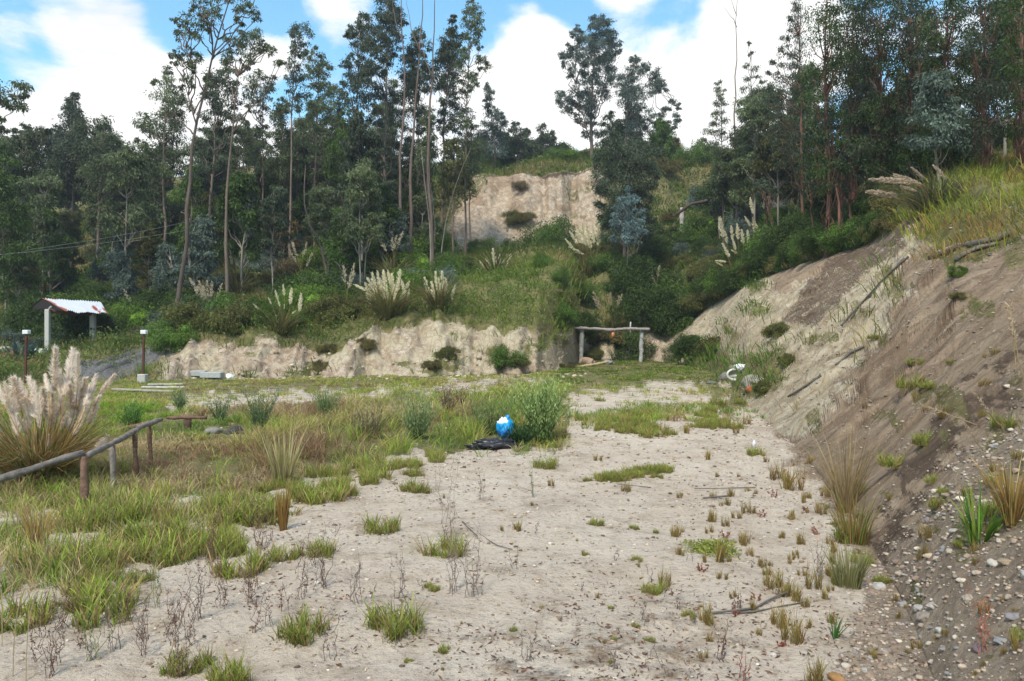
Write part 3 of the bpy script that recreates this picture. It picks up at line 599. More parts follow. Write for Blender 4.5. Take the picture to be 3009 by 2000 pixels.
# ---- shelter
SY = 36.0
s0 = on(110, SY); sh = thing('roofed_shelter', s0, 'small open shelter with a rusty white tin gable roof on two pale posts', 'shelter')
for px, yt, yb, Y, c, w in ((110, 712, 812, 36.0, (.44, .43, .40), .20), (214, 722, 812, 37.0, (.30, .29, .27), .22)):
    b = Buf(); top = W(px, yt, Y); bt = on(px, Y); bt.z = min(bt.z, W(px, yb, Y).z)-.1
    box(b, (top+bt)/2, (w, w, top.z-bt.z), c, bev=.02); 
    po = b.obj('post', M_conc, sh, False, s0)
    if px > 200:
        for zz in (757, 777): b = Buf(); box(b, W(px-1, zz, Y)-Vector((0, w/2+.01, 0)), (.07, .03, .10), (.02, .02, .02)); b.obj('hole', M_conc, po, False, s0)
def roof_sheet(name, A, B, C, D, white, seed, parent):
    """corrugated sheet, ridge A-B, eave D-C"""
    b = Buf(); nu, nv = 90, 14; A, B, C, D = [np.array(tuple(v)) for v in (A, B, C, D)]
    u = np.linspace(0, 1, nu)[:, None]; v = np.linspace(0, 1, nv)[None, :]
    P = (A[None, None]*(1-u)[..., None]+B[None, None]*u[..., None])*(1-v)[..., None]+(D[None, None]*(1-u)[..., None]+C[None, None]*u[..., None])*v[..., None]
    nrm = np.cross(B-A, D-A); nrm /= np.linalg.norm(nrm); nrm *= np.sign(nrm[2])
    P = P+nrm*(.022*np.sin(u*2*np.pi*22)+.03*vn(u*6+seed, v*3))[..., None]; P[..., 2] += -.05*v*vn(u*14, u*0, seed)*2
    rust = sst(-.05, .12, fbm(u*5+seed, v*1.6+u*0, 4, seed)-.42+.5*np.maximum(0, 1-u/.09)*1.2+.40*np.exp(-((u-.80)/.02)**2)+.45*sst(.93, 1, u)*(v > .5)+.25*(v > .85)*(u > .75))
    wcol = np.array(white); rc = np.array((.26, .075, .045))
    Cc = wcol*(1-rust[..., None])+rc*rust[..., None]; n = nu*nv
    i = np.arange(n).reshape(nu, nv); fq = np.stack([i[:-1, :-1], i[1:, :-1], i[1:, 1:], i[:-1, 1:]], -1).reshape(-1, 4)
    b.add(P.reshape(-1, 3), [fq], Cc.reshape(-1, 3)); b.add((P-nrm*.02).reshape(-1, 3), [fq[:, ::-1]], (.03, .025, .022))
    return b.obj(name, M_conc, parent, True, s0)
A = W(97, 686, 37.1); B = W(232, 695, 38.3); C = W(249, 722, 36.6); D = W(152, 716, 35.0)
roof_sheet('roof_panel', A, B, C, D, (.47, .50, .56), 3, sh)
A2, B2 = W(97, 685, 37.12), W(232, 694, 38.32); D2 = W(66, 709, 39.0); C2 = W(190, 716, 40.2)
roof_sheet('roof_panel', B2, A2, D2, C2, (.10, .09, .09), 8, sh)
b = Buf(); tube(b, [W(106, 715, 36), W(216, 724, 37)], .09, (.10, .05, .035), 6); tube(b, [W(118, 706, 35.9), W(112, 714, 36)], .05, (.35, .34, .33), 5); tube(b, [W(99, 689, 37.1), W(230, 697, 38.3)], .06, (.04, .03, .03), 5)
b.obj('beam', M_wood, sh, True, s0)
# dark sheet closing the open gable, for the shade under the roof
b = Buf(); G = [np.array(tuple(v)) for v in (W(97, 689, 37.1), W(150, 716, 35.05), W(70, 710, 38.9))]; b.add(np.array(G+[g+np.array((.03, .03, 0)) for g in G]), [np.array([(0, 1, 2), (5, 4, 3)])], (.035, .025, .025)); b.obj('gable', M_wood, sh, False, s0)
# ---- capped posts
for px, yt, yb, Y, lab, blk in ((60, 760, 852, 25.5, 'slim rust-brown post with a white cap at the left, before the shelter', False), (331, 760, 862, 26.0, 'slim rust-brown post with a white cap set in a concrete block', True)):
    bs = on(px-2, Y); o = thing('capped_post', bs, lab, 'post', 'white-capped posts along the track')
    top = W(px+1, yt+9, Y); b = Buf(); box(b, (top+bs)/2, (.065, .065, top.z-bs.z), (.085, .03, .022), ry=.02, bev=.008); b.obj('pole', M_metal, o, False, bs)
    b = Buf(); box(b, W(px+1, yt+4.5, Y), (.18, .18, .13), (.68, .70, .74), bev=.015); b.obj('cap', M_conc, o, False, bs)
    if blk: b = Buf(); q = W(px-2, 872, Y-.05); box(b, q, (.26, .26, .30), (.42, .40, .37), bev=.02); b.obj('footing', M_conc, o, False, bs)
# ---- small left-over bits round the track
def rock_thing(name, label, cat, px, py, r, col, seed, mat=M_stone, flat=.65, rough=.25, Y=None, tpl=I2, sink=.25, group=None):
    p = hit(px, py) if Y is None else on(px, Y)
    b = Buf(); V = rock_verts(tpl, r, seed, rough, flat); V[:, 2] += r*flat*(1-2*sink)*.5; b.add(V, [tpl[1]], col)
    o = b.obj(name, mat, None, True); o.location = p; tagit(o, label, cat, group); return o
p = hit(88, 818); o = thing('concrete_block', p, 'white concrete block with a dark square hole beside the left capped post', 'block')
b = Buf(); box(b, (0, 0, .15), (.50, .25, .26), (.66, .66, .62), rz=.1, bev=.02); b.obj('block', M_conc, o); b = Buf(); box(b, (-.05, -.135, .16), (.13, .02, .10), (.03, .03, .03), rz=.1); b.obj('hole', M_conc, o)
for i, (px, py, sx, lab) in enumerate(((447, 862, .85, 'grey concrete slab at the foot of the bank, the left one of two'), (489, 866, .75, 'grey concrete slab at the foot of the bank, the right one of two'))):
    p = hit(px, py+2); b = Buf(); box(b, (0, 0, .06), (sx, .35, .20), (.36, .37, .36), rz=.1-.2*i, bev=.02); o = b.obj('concrete_slab', M_conc, None, False); o.location = p; tagit(o, lab, 'concrete slab', 'concrete slabs at the foot of the bank')
rock_thing('white_stone', 'bright white stone lying on the grass before the clay bank', 'stone', 529, 872, .17, (.75, .76, .78), 5)
for px, py, ln, rz, lab in ((376, 896, 1.1, .35, 'pale weathered board lying askew near the capped post with the block'), (381, 889, 1.0, .75, 'upper pale board lying crossed over another near the capped post'), (330, 903, 1.7, -.08, 'long grey board lying flat on the grass behind the pampas grass')):
    p = hit(px, py); b = Buf(); box(b, (0, 0, .05), (ln, .14, .05), (.52, .49, .42) if ln < 1.5 else (.33, .30, .25), rz=rz, ry=.03, bev=.01); o = b.obj('board', M_wood, None); o.location = p; tagit(o, lab, 'board', 'boards left on the grass')
for px, py, r, c, lab in ((12, 812, .35, (.45, .42, .38), 'pale rubble lump at the left edge below the trees'), (28, 822, .28, (.33, .11, .08), 'reddish brick rubble lump at the far left edge'), (50, 815, .2, (.55, .52, .5), 'small whitish rubble lump left of the capped post')):
    rock_thing('rubble', lab, 'rubble', px, py, r, c, int(px), rough=.5, group='rubble at the left edge')
p = hit(536, 1002); rock_thing('dark_stone', 'dark stone half hidden in the grass right of the plank stand', 'stone', 538, 1000, .16, (.06, .055, .055), 11)
rock_thing('grey_stone', 'flat grey stone in the grass right of the plank stand', 'stone', 490, 998, .17, (.22, .2, .18), 12, flat=.4)
# ---- blue bag and black sheet
def crumple(b, c, s, col, seed, amt=.35, tpl=I3, colf=None):
    V = tpl[0].copy(); d = 1+amt*(np.abs(vn(V[:, 0]*2.2+seed, V[:, 1]*2.2+V[:, 2]*1.9, seed))*2-.4)+amt*.6*(np.abs(vn(V[:, 0]*5+V[:, 2]*4, V[:, 1]*5+seed, seed+3))*2-.4)
    V = V*d[:, None]; C = np.tile(np.array(col, float), (len(V), 1)) if colf is None else colf(V)
    b.add(V*np.array(s)+np.array(c), [tpl[1]], C)
p = hit(1165, 1026)
o = thing('blue_bag', p, 'bright blue plastic bag with a white top resting against the grey-green bush', 'bag')
b = Buf(); mz = (1026-1000)*p.y/F
crumple(b, (0, .05, .24), (.125, .12, .17), (.01, .25, .62), 3, .35, colf=lambda V: np.where(((V[:, 2] > .55)[:, None] & (V[:, 0] < .25)[:, None]), np.array((.72, .78, .82)), np.where((V[:, 2] < -.1)[:, None], np.array((.01, .15, .50)), np.array((.01, .30, .66))))); b.obj('bag', M_plastic, o, True)
b = Buf(); crumple(b, (.03, .03, .40), (.03, .03, .05), (.02, .3, .65), 9, .6, I2); b.obj('knot', M_plastic, o, True)
p = hit(1143, 1032); o = thing('black_plastic', p, 'crumpled black plastic sheet lying on the sand below the blue bag', 'plastic sheet')
b = Buf(); crumple(b, (0, 0, .05), (.26, .14, .085), (.022, .022, .03), 21, .8); crumple(b, (.16, .05, .03), (.18, .1, .05), (.02, .02, .027), 22, .8, I2); crumple(b, (-.25, .02, .02), (.16, .08, .03), (.03, .028, .032), 23, .9, I2); b.obj('sheet', M_plastic, o, True)
p = hit(1098, 1028); b = Buf(); box(b, (0, 0, .04), (.16, .05, .03), (.6, .6, .62), rz=.5, ry=-.3, bev=.005); o = b.obj('white_scrap', M_plastic, None); o.location = p; tagit(o, 'small pale scrap left of the black plastic sheet', 'scrap')
p = hit(1737, 1028); b = Buf(); crumple(b, (0, 0, .035), (.024, .022, .045), (.7, .72, .78), 31, .4, I2); o = b.obj('white_cup', M_plastic, None, True); o.location = p; tagit(o, 'small whitish plastic litter above a green weed at the slope foot', 'litter')
# ---- rocks and litter at the slope foot
rock_thing('boulder', 'purplish grey boulder behind the pale ring', 'boulder', 1674, 872, .26, (.21, .18, .18), 41, tpl=I3)
rock_thing('boulder', 'largest grey boulder right of the pale ring at the slope foot', 'boulder', 1738, 888, .30, (.26, .23, .20), 42, tpl=I3)
rock_thing('boulder', 'dark stone left of the pale ring with pale scrap on top', 'boulder', 1640, 884, .17, (.14, .13, .12), 43, tpl=I3)
p = hit(1693, 878); o = thing('pale_ring', p, 'whitish oval ring, like an old basin rim, lying among the boulders', 'basin')
b = Buf(); aa = np.linspace(0, 2*np.pi, 33); tube(b, [(.24*math.cos(a), .03*math.sin(a)-.05, .20+.16*math.sin(a)) for a in aa], .035, (.60, .60, .52), 6, False); b.obj('rim', M_plastic, o, True)
b = Buf(); pan = [(.22*math.cos(a), .06+.03*math.sin(a), .20+.145*math.sin(a)) for a in aa[:-1]]; pan2 = [(.15*math.cos(a), .20, .22+.09*math.sin(a)) for a in aa[:-1]]
V = np.array(pan+pan2+[(0, .2, .22)]); nn = 32; b.add(V, [np.array([(i, (i+1) % nn, nn+(i+1) % nn, nn+i) for i in range(nn)]), np.array([(nn+i, nn+(i+1) % nn, 2*nn) for i in range(nn)])], (.42, .43, .38)); b.obj('bowl', M_plastic, o, True)
p = hit(1711, 856); b = Buf(); crumple(b, (0, 0, .12), (.22, .12, .10), (.82, .84, .86), 51, .5); o = b.obj('white_cloth', M_plastic, None, True); o.location = p; tagit(o, 'bright white crumpled cloth lying just above the pale ring', 'cloth')
p = hit(1727, 902); b = Buf(); crumple(b, (0, 0, .06), (.08, .04, .09), (.38, .12, .06), 52, .4, I2); o = b.obj('orange_shard', M_stone, None, True); o.location = p; tagit(o, 'orange clay shard in the grass below the largest boulder', 'shard')
rock_thing('boulder', 'brownish pink rock at the foot of the goal frame left post', 'boulder', 1352, 838, .45, (.36, .25, .18), 44, tpl=I3)
rock_thing('boulder', 'pale rock at the foot of the goal frame right post', 'boulder', 1468, 830, .42, (.36, .33, .24), 45, tpl=I3)
rock_thing('boulder', 'small grey rock under the dark bush inside the goal frame', 'boulder', 1402, 838, .3, (.25, .24, .23), 46, tpl=I2)
p = hit(1330, 845); b = Buf(); log(b, [p, p+Vector((.9, .2, .12)), p+Vector((1.5, .2, .25))], .06, (.42, .32, .19)); o = b.obj('fallen_pole', M_wood, None, True); tagit(o, 'short pale pole lying left of the goal frame', 'pole')
p = hit(1272, 866); 
# ---- dead logs on the right slope
lg = [([(2140, 596), (2180, 583), (2230, 571), (2290, 558), (2325, 546)], 15.8, .05, GREYW*.4, 'thick dark dead log lying near the top of the right slope'),
      ([(2150, 588), (2200, 572), (2260, 562)], 15.9, .03, GREYW*1.1, 'thin silvery dead branch on top of the thick dark log'),
      ([(2200, 604), (2225, 588), (2262, 572), (2300, 562)], 15.4, .04, GREYW*.6, 'grey dead log below the thick dark log on the right slope'),
      ([(2180, 577), (2215, 570), (2250, 563)], 16.2, .025, GREYW*.7, 'short grey dead branch behind the silvery one'),
      ([(2092, 592), (2050, 628), (2010, 672), (1975, 712), (1938, 752)], None, .022, GREYW*.3, 'long dark dead branch running down the middle of the right slope'),
      ([(2083, 596), (2040, 640), (2000, 690)], None, .014, GREYW*.4, 'thin dead branch beside the long dark one'),
      ([(1990, 800), (1960, 812), (1925, 842)], None, .02, GREYW*.4, 'dark root exposed low on the tan slope'),
      ([(1890, 870), (1850, 895), (1815, 915)], None, .022, GREYW*.4, 'dark root exposed near the foot of the tan slope'),
      ([(1558, 494), (1590, 470), (1630, 462)], 60, .12, np.array((.08, .06, .05)), 'dark curved dead branch under the ledge of the upper cliff')]
for pts, Y, r, c, lab in lg:
    P = []
    for x, y in pts:
        q = hit(x, y)
        P.append(q+Vector((0, -.02, r*.5)))
    if Y and Y > 40: P = [W(x, y, Y) for x, y in pts]
    b = Buf(); log(b, P, r*(1 if Y is None or Y > 40 else (P[0].y/15.8)), c, 8); o = b.obj('dead_branch', M_wood, None, True); tagit(o, lab, 'dead branch', 'dead branches on the slopes')
p = on(1570, 64); o = thing('wooden_post', p, 'pale upright post standing under the ledge of the upper cliff', 'post'); b = Buf(); log(b, [p-Vector((0, 0, .2)), W(1571, 478, 64)], .16, (.42, .38, .36)); b.obj('post', M_wood, o, True, p)
# ---- roof peeking over the hill
b0 = on(1565, 88); b0.z = W(1565, 400, 88).z; o = thing('hut', b0, 'dark low-pitched roof of a hut peeking over the grassy hilltop', 'hut')
b = Buf(); box(b, b0+Vector((.6, 2, .6)), (4.5, 4, 2.2), (.10, .09, .08)); b.obj('wall', M_conc, o, False, b0)
b = Buf(); A, B = W(1543, 356, 86), W(1610, 374, 86); Vv = np.array([A, B, B+Vector((0, 6, 0)), A+Vector((0, 6, 0))]); Vv = np.concatenate([Vv, Vv-np.array((0, 0, .22))]); b.add(Vv, [np.array([(0, 1, 2, 3), (7, 6, 5, 4), (0, 4, 5, 1), (1, 5, 6, 2), (2, 6, 7, 3), (3, 7, 4, 0)])], (.05, .052, .055)); b.obj('roof', M_metal, o, False, b0)
# ---- overhead cables
for i, (a_, m_, z_, lab) in enumerate((((60, 576, 40), (270, 541, 42), (480, 500, 46), 'upper thin cable strung through the trees at the left'), ((-40, 590, 40), (200, 556, 42), (430, 530, 45), 'lower thin cable strung through the trees at the left'))):
    P = curve(W(*a_), W(*z_), 14, 0, .012); b = Buf(); tube(b, P, .007, (.25, .26, .25), 4); o = b.obj('overhead_cable', M_twig, None); tagit(o, lab, 'cable', 'thin cables through the trees')

# ================================================================== trees given spray by spray
BL = {}
A_ = [(42,205,20),(22,232,18),(42,240,18),(58,222,10),(-8,225,22),(-30,260,22),(2,272,10),(9,298,12),(-20,320,20),(-40,200,30),(-60,160,26)]
px_tree('eucalyptus_tree', 'eucalyptus at the left edge with one round spray of leaves against cloud', None, 40, [(-45,790),(-42,500),(-38,330),(-30,250),(20,222)], A_, EUC, BARK, .17, .24)
px_tree('eucalyptus_tree', 'pointed dense eucalyptus, the peak of the left-hand grove', None, 66, [(165,700),(168,450),(170,230)],
  [(170,222,9),(169,238,13),(165,258,16),(172,275,18),(150,285,20),(185,290,18),(160,310,26),(190,320,26),(140,330,26),(170,350,32),(205,350,28),(130,370,30),(180,390,34),(150,410,32),(210,395,28),(110,330,16),(170,440,34),(210,440,28),(125,430,28)], EUCD, BARK, .26, .30, 1.25, depth=3)
px_tree('eucalyptus_tree', 'broad eucalyptus just right of the pointed one in the left grove', None, 60, [(225,700),(228,450),(235,300)],
  [(238,285,16),(232,300,18),(246,312,18),(225,320,22),(262,328,18),(270,338,12),(240,345,24),(215,350,24),(255,365,20),(235,385,26),(210,400,26),(270,410,22),(250,425,26),(225,440,26),(285,430,16),(290,395,10),(196,290,20)], EUC, BARK, .24, .28, 1.1, depth=2.4)
px_tree('eucalyptus_tree', 'rounded eucalyptus with a low dome top near the left edge', None, 58, [(48,720),(50,500),(52,320)],
  [(56,296,14),(45,310,16),(66,315,14),(55,330,20),(80,325,16),(35,335,18),(20,330,12),(70,350,24),(40,360,26),(15,360,24),(90,360,20),(60,385,28),(25,395,28),(0,400,28),(90,395,24),(50,420,30),(10,440,30),(100,310,14),(115,300,10)], EUC*.9, BARK, .24, .28, 1.15, depth=2.4)
px_tree('eucalyptus_tree', 'dark eucalyptus hanging over the left edge below the round spray', None, 46, [(-30,760),(-25,560),(-10,420)],
  [(0,340,20),(-20,360,30),(8,375,20),(-5,405,30),(-40,420,40),(15,440,24),(30,470,20),(0,470,30),(20,500,28),(-20,520,40),(45,500,18),(30,535,24),(5,560,30),(60,520,16),(40,580,22),(10,610,26),(55,600,16),(-10,650,30),(30,640,18)], GRN*.75, BARK, .2, .27, 1.0, depth=2)
px_tree('eucalyptus_tree', 'dark low eucalyptus in the gap between the left grove and the tall leaning tree', None, 72, [(300,640),(302,450),(300,420)],
  [(300,400,20),(318,415,20),(280,410,18),(300,440,26),(330,440,20),(265,440,22),(345,400,12),(350,430,16),(320,470,24),(280,480,26),(370,415,12)], EUCD, BARK, .2, .3, 1.1, depth=2.4)
px_tree('eucalyptus_tree', 'layered eucalyptus immediately left of the tall leaning tree', None, 54, [(378,735),(380,560),(376,400),(384,190)],
  [(385,163,10),(388,175,15),(380,190,15),(356,183,7),(350,192,6),(394,205,18),(380,222,20),(400,228,18),(388,248,22),(372,262,20),(400,270,20),(380,290,26),(355,285,20),(330,268,11),(322,283,12),(335,296,10),(362,312,20),(395,315,22),(325,330,16),(340,342,16),(318,325,10),(345,360,20),(400,345,20),(375,350,24),(332,382,20),(355,395,22),(390,385,24),(330,410,18),(428,183,12),(440,192,10),(418,200,8),(426,232,14),(436,246,14),(414,262,12),(425,340,14),(435,360,14),(420,380,14)], EUC, BARK, .2, .25, .95, depth=1.8)
px_tree('tall_eucalyptus_tree', 'tall slender leaning eucalyptus with a bare forked trunk, tallest at the left', None, 34, [(400,762),(412,690),(422,620),(430,550),(434,480),(434,385),(444,308),(452,285),(469,210),(490,130),(503,90),(515,52),(528,0),(540,-60)],
  [(450,4,12),(446,20,10),(470,8,18),(466,30,12),(492,8,14),(484,28,12),(560,6,20),(548,22,12),(566,26,14),(590,30,10),(593,42,9),(580,12,12),(545,45,10),(556,52,8),(430,42,14),(418,52,14),(404,46,9),(438,60,14),(424,72,14),(408,82,12),(448,74,14),(440,88,14),(458,52,14),(470,66,12),(486,56,14),(480,74,10),(500,32,10),(432,120,15),(444,132,16),(452,146,13),(410,122,9),(400,128,7),(418,130,10),(402,144,7),(428,142,10),(460,128,10),(448,160,8),(470,180,8),(482,192,9),(530,-10,18),(500,-18,20),(560,-25,22),(460,-20,18),(590,-15,14),(520,-60,24),(560,-70,20)],
  EUC*.85, np.array((.11, .082, .07)), .17, .17, .8, depth=1.2, extra=[[(470,210),(440,150),(430,110)],[(490,130),(486,80),(470,30)],[(452,285),(425,190),(420,130)],[(503,90),(545,50),(575,20)],[(444,308),(415,270),(395,255)],[(490,128),(470,100),(440,78)]])
px_tree('eucalyptus_tree', 'eucalyptus with a broad flat-topped crown right of the tall leaning tree', None, 40, [(523,757),(521,600),(522,455),(530,350),(539,240),(560,110)],
  [(560,76,10),(575,82,16),(590,76,12),(552,90,14),(568,98,16),(586,98,16),(540,98,12),(527,92,9),(534,110,12),(556,112,12),(604,98,9),(618,104,11),(624,114,8),(612,122,10),(598,118,10),(575,122,12),(565,136,12),(580,145,10),(568,155,8),(522,128,13),(534,138,14),(518,142,10),(530,156,15),(545,165,13),(516,160,10),(638,140,9),(648,145,6)], EUC, BARK, .17, .19, .95, depth=1.3)
px_tree('eucalyptus_tree', 'wide eucalyptus with dark hanging foliage behind the flat-topped one', None, 50, [(470,735),(478,560),(490,400),(500,200)],
  [(498,172,15),(512,182,17),(486,186,15),(528,190,16),(506,202,20),(482,208,18),(536,210,16),(500,226,22),(522,232,20),(478,232,18),(544,236,15),(494,254,18),(518,262,20),(540,266,16),(474,262,16),(500,290,16),(520,300,18),(470,300,14),(545,300,12),(486,330,16),(510,340,18),(530,350,14),(466,345,12),(500,375,18),(520,385,16),(478,390,14)], EUCD*1.15, BARK, .2, .24, 1.0, depth=1.8)
px_tree('eucalyptus_tree', 'airy eucalyptus with sky showing through, right of the wide dark one', None, 56, [(604,700),(604,520),(606,350),(604,200)],
  [(600,176,13),(585,186,13),(612,186,14),(574,196,12),(600,200,16),(620,206,14),(588,212,14),(572,220,12),(606,226,16),(628,180,8),(585,236,12),(612,248,14),(594,262,12),(574,250,10),(606,286,12),(588,300,12),(616,306,11),(570,290,9),(600,330,12),(620,345,12),(582,345,12),(604,375,14),(586,385,12),(625,380,12)], EUC, BARK, .16, .24, .85, depth=1.8)
px_tree('eucalyptus_tree', 'slim eucalyptus with a detached rounded tuft on top against blue sky', None, 52, [(668,700),(668,520),(672,300),(678,150),(688,80)],
  [(684,62,12),(698,64,14),(672,70,11),(690,78,16),(708,78,13),(668,84,9),(684,94,12),(700,98,11),(676,108,8),(690,114,12),(676,120,9),(702,118,8),(690,128,8),(672,140,11),(684,152,12),(664,150,8),(672,168,12),(690,172,12),(668,184,11),(682,196,14),(664,206,11),(690,214,12),(674,224,14),(676,242,13),(690,250,9),(662,240,8)], EUCD*1.1, BARK, .15, .21, .95, depth=1.2)
px_tree('eucalyptus_tree', 'eucalyptus with a bushy side crown beside the slim tufted one', None, 55, [(726,700),(722,520),(728,300),(735,170)],
  [(716,118,9),(722,110,7),(706,130,10),(716,138,10),(738,133,12),(750,142,13),(744,156,14),(730,150,12),(758,158,8),(716,156,10),(728,170,14),(748,176,12),(712,176,12),(735,192,16),(715,200,14),(754,198,13),(738,216,18),(716,226,15),(760,222,15),(742,244,18),(720,252,16),(766,250,14),(736,272,18),(756,276,14),(712,280,14),(742,300,14),(722,312,14),(764,305,11),(748,335,14),(724,345,14),(740,365,15),(712,370,13),(765,360,11)], EUC, BARK, .18, .24, .95, depth=2)
px_tree('eucalyptus_tree', 'eucalyptus with two drooping lobes left of the tallest central one', None, 58, [(812,700),(812,500),(820,300),(828,90)],
  [(838,38,11),(846,44,9),(830,46,11),(838,58,13),(848,66,10),(822,66,10),(806,64,7),(796,80,8),(808,76,10),(818,84,11),(832,78,11),(845,86,12),(820,100,10),(834,102,12),(846,108,12),(806,130,12),(796,150,11),(812,148,14),(826,140,14),(800,168,13),(818,172,16),(836,164,15),(796,190,14),(812,198,16),(832,196,16),(788,214,13),(806,224,16),(828,228,16),(786,245,12),(806,256,14),(826,262,12),(800,285,12),(820,300,12),(796,320,12),(815,340,14),(830,365,13),(796,360,13)], EUCD*1.1, BARK, .2, .25, 1.0, depth=2)
px_tree('tall_eucalyptus_tree', 'tallest central eucalyptus with a dense dark crown reaching the top edge', None, 57, [(882,700),(886,500),(888,300),(892,10)],
  [(898,-8,12),(886,2,14),(908,8,15),(896,18,17),(880,28,15),(914,26,15),(894,38,18),(872,48,14),(912,48,16),(932,54,9),(884,60,18),(862,64,11),(904,66,16),(870,80,16),(890,84,18),(914,84,16),(858,98,13),(880,104,18),(904,104,16),(852,120,13),(870,126,18),(892,124,16),(846,142,14),(866,148,18),(888,148,16),(906,130,9),(842,164,15),(862,170,18),(882,172,14),(846,190,16),(868,196,15),(852,214,14),(872,222,12),(846,240,12),(866,250,11),(850,275,11),(872,290,11),(846,310,11),(868,330,12),(885,350,13),(856,360,12),(905,300,10),(915,330,12),(910,360,13)], EUCD, BARK, .23, .25, 1.1, depth=2.2)
px_tree('eucalyptus_tree', 'dark eucalyptus filling the centre between the bare trunks', None, 60, [(958,690),(960,500),(965,300),(965,150)],
  [(962,76,10),(974,84,10),(952,84,10),(966,94,13),(950,108,13),(974,110,14),(938,122,13),(960,128,16),(978,136,13),(940,144,16),(962,152,18),(982,160,14),(938,168,16),(960,176,18),(984,184,14),(936,194,15),(958,200,17),(980,208,14),(940,218,14),(962,224,14),(950,244,14),(972,250,14),(934,262,12),(956,270,15),(976,280,13),(940,292,13),(962,300,14),(950,322,14),(972,330,13),(935,345,12),(958,352,15)], EUCD, BARK, .2, .26, 1.1, depth=2.2)
px_tree('eucalyptus_tree', 'spire-topped dark eucalyptus right of the two bare trunks', None, 60, [(1020,700),(1018,500),(1022,300),(1042,50)],
  [(1044,38,6),(1042,50,9),(1044,64,11),(1036,76,12),(1050,80,11),(1030,92,13),(1046,98,13),(1022,106,13),(1040,114,15),(1056,112,10),(1014,122,14),(1032,130,16),(1050,132,14),(1008,142,14),(1028,148,17),(1048,152,16),(1004,162,14),(1024,168,17),(1044,174,15),(1006,184,14),(1026,190,15),(1046,196,13),(1010,206,12),(1030,212,12),(1050,220,12),(1018,234,10),(1040,240,13),(1056,246,14),(1030,262,14),(1050,270,14),(1015,275,12),(1040,288,13),(1060,296,12),(1020,300,12)], EUCD*.95, BARK, .22, .26, 1.1, depth=2.2)
px_tree('eucalyptus_tree', 'narrow column-shaped eucalyptus at the right end of the central grove', None, 56, [(1072,620),(1072,420),(1074,260),(1078,180),(1090,20)],
  [(1084,2,8),(1092,12,12),(1078,22,9),(1096,28,12),(1084,34,12),(1102,42,11),(1090,50,13),(1074,46,9),(1080,64,12),(1098,62,12),(1106,66,8),(1076,78,11),(1092,80,13),(1084,94,11),(1070,88,7),(1098,98,9),(1106,110,7),(1066,112,10),(1080,116,12),(1110,132,9),(1118,142,8),(1122,156,8),(1104,142,8),(1108,158,6),(1096,174,10),(1082,182,12),(1070,174,10),(1098,192,9),(1088,204,12),(1072,202,10),(1080,216,9),(1064,190,10),(1062,216,8),(1078,262,12),(1066,272,12),(1084,278,9),(1072,290,10),(1058,150,11),(1062,130,10)], EUC, BARK, .14, .22, .95, depth=1.2)
# mid-level canopy fill of the central grove
fills = [(650, 230, 390, 30, 26, 56, EUC), (690, 245, 420, 34, 30, 62, EUC), (770, 200, 380, 32, 26, 62, EUC*1.1), (790, 265, 430, 34, 30, 52, GRN*.8), (905, 190, 330, 28, 20, 63, EUC), (1085, 290, 400, 26, 20, 62, EUC*1.15), (985, 255, 400, 30, 26, 54, EUC*1.1), (560, 270, 420, 34, 26, 60, EUC), (440, 390, 560, 34, 22, 50, GRN*.8), (870, 380, 560, 36, 28, 60, GRN*.7), (730, 330, 520, 40, 30, 66, GRN*.7), (620, 370, 560, 38, 28, 64, GRN*.7), (1045, 320, 470, 42, 34, 55, OLV*.75), (520, 420, 600, 34, 24, 62, GRN*.7), (940, 390, 560, 36, 30, 55, GRN*.6), (350, 430, 600, 40, 30, 58, GRN*.75)]
flab = ['thin-crowned eucalyptus behind the slim tufted one', 'eucalyptus with a ragged mid-height crown below the bushy side crown', 'greener eucalyptus filling the dip left of the tallest central one', 'rounded green eucalyptus low in front of the central grove', 'eucalyptus half hidden behind the tallest central crown', 'short eucalyptus below the narrow column-shaped one', 'mid-height eucalyptus at the foot of the bare trunks', 'eucalyptus low behind the flat-topped one', 'low green tree at the foot of the tall leaning eucalyptus', 'dark green tree under the tallest central crown', 'dark green understorey tree left of the leaning brown trunk', 'dark understorey tree below the airy eucalyptus', 'olive green bushy tree at the left end of the upper cliff', 'understorey tree right of the tall leaning trunk', 'dark tree at the left foot of the upper cliff', 'low tree under the layered eucalyptus']
for (cx, tp, bt, w, n, Y, c), lb in zip(fills, flab):
    bl = cone_blobs(cx, tp, bt, w, n, cx, .5, (12, 20)); px_tree('eucalyptus_tree', lb, None, Y, [(cx, 720), (cx-3, bt+40), (cx+2, (tp+bt)/2), (cx, tp+8)], bl, c, BARK, .15, .25, .85, depth=2.2)
# bare tall trunks
for tr, lab, Y in (([(1000,690),(992,500),(985,380),(990,280),(996,180),(1000,80),(1002,-40)], 'right-hand one of three tall bare dead trunks in the central grove', 47), ([(945,620),(945,480),(948,380),(958,250),(966,120),(972,30),(976,-60)], 'middle one of three tall bare dead trunks in the central grove', 50), ([(925,600),(922,420),(925,300),(934,200),(930,100),(924,20),(921,-60)], 'left-hand one of three tall bare dead trunks in the central grove', 52)):
    px_tree('bare_trunk', lab, 'tall bare trunks in the central grove', Y, tr, [], EUC, np.array((.14, .10, .085)), .20, .2, cat='dead tree', extra=[[(tr[-3][0], tr[-3][1]), (tr[-3][0]-22, tr[-3][1]-60), (tr[-3][0]-30, tr[-3][1]-130)]])
px_tree('bare_trunk', 'bare leaning brown trunk curving down to the slope in the central grove', None, 46, [(768,590),(742,566),(722,535),(708,500),(700,440),(704,380)], [], EUC, BARK*.8, .17, .2, cat='dead tree')
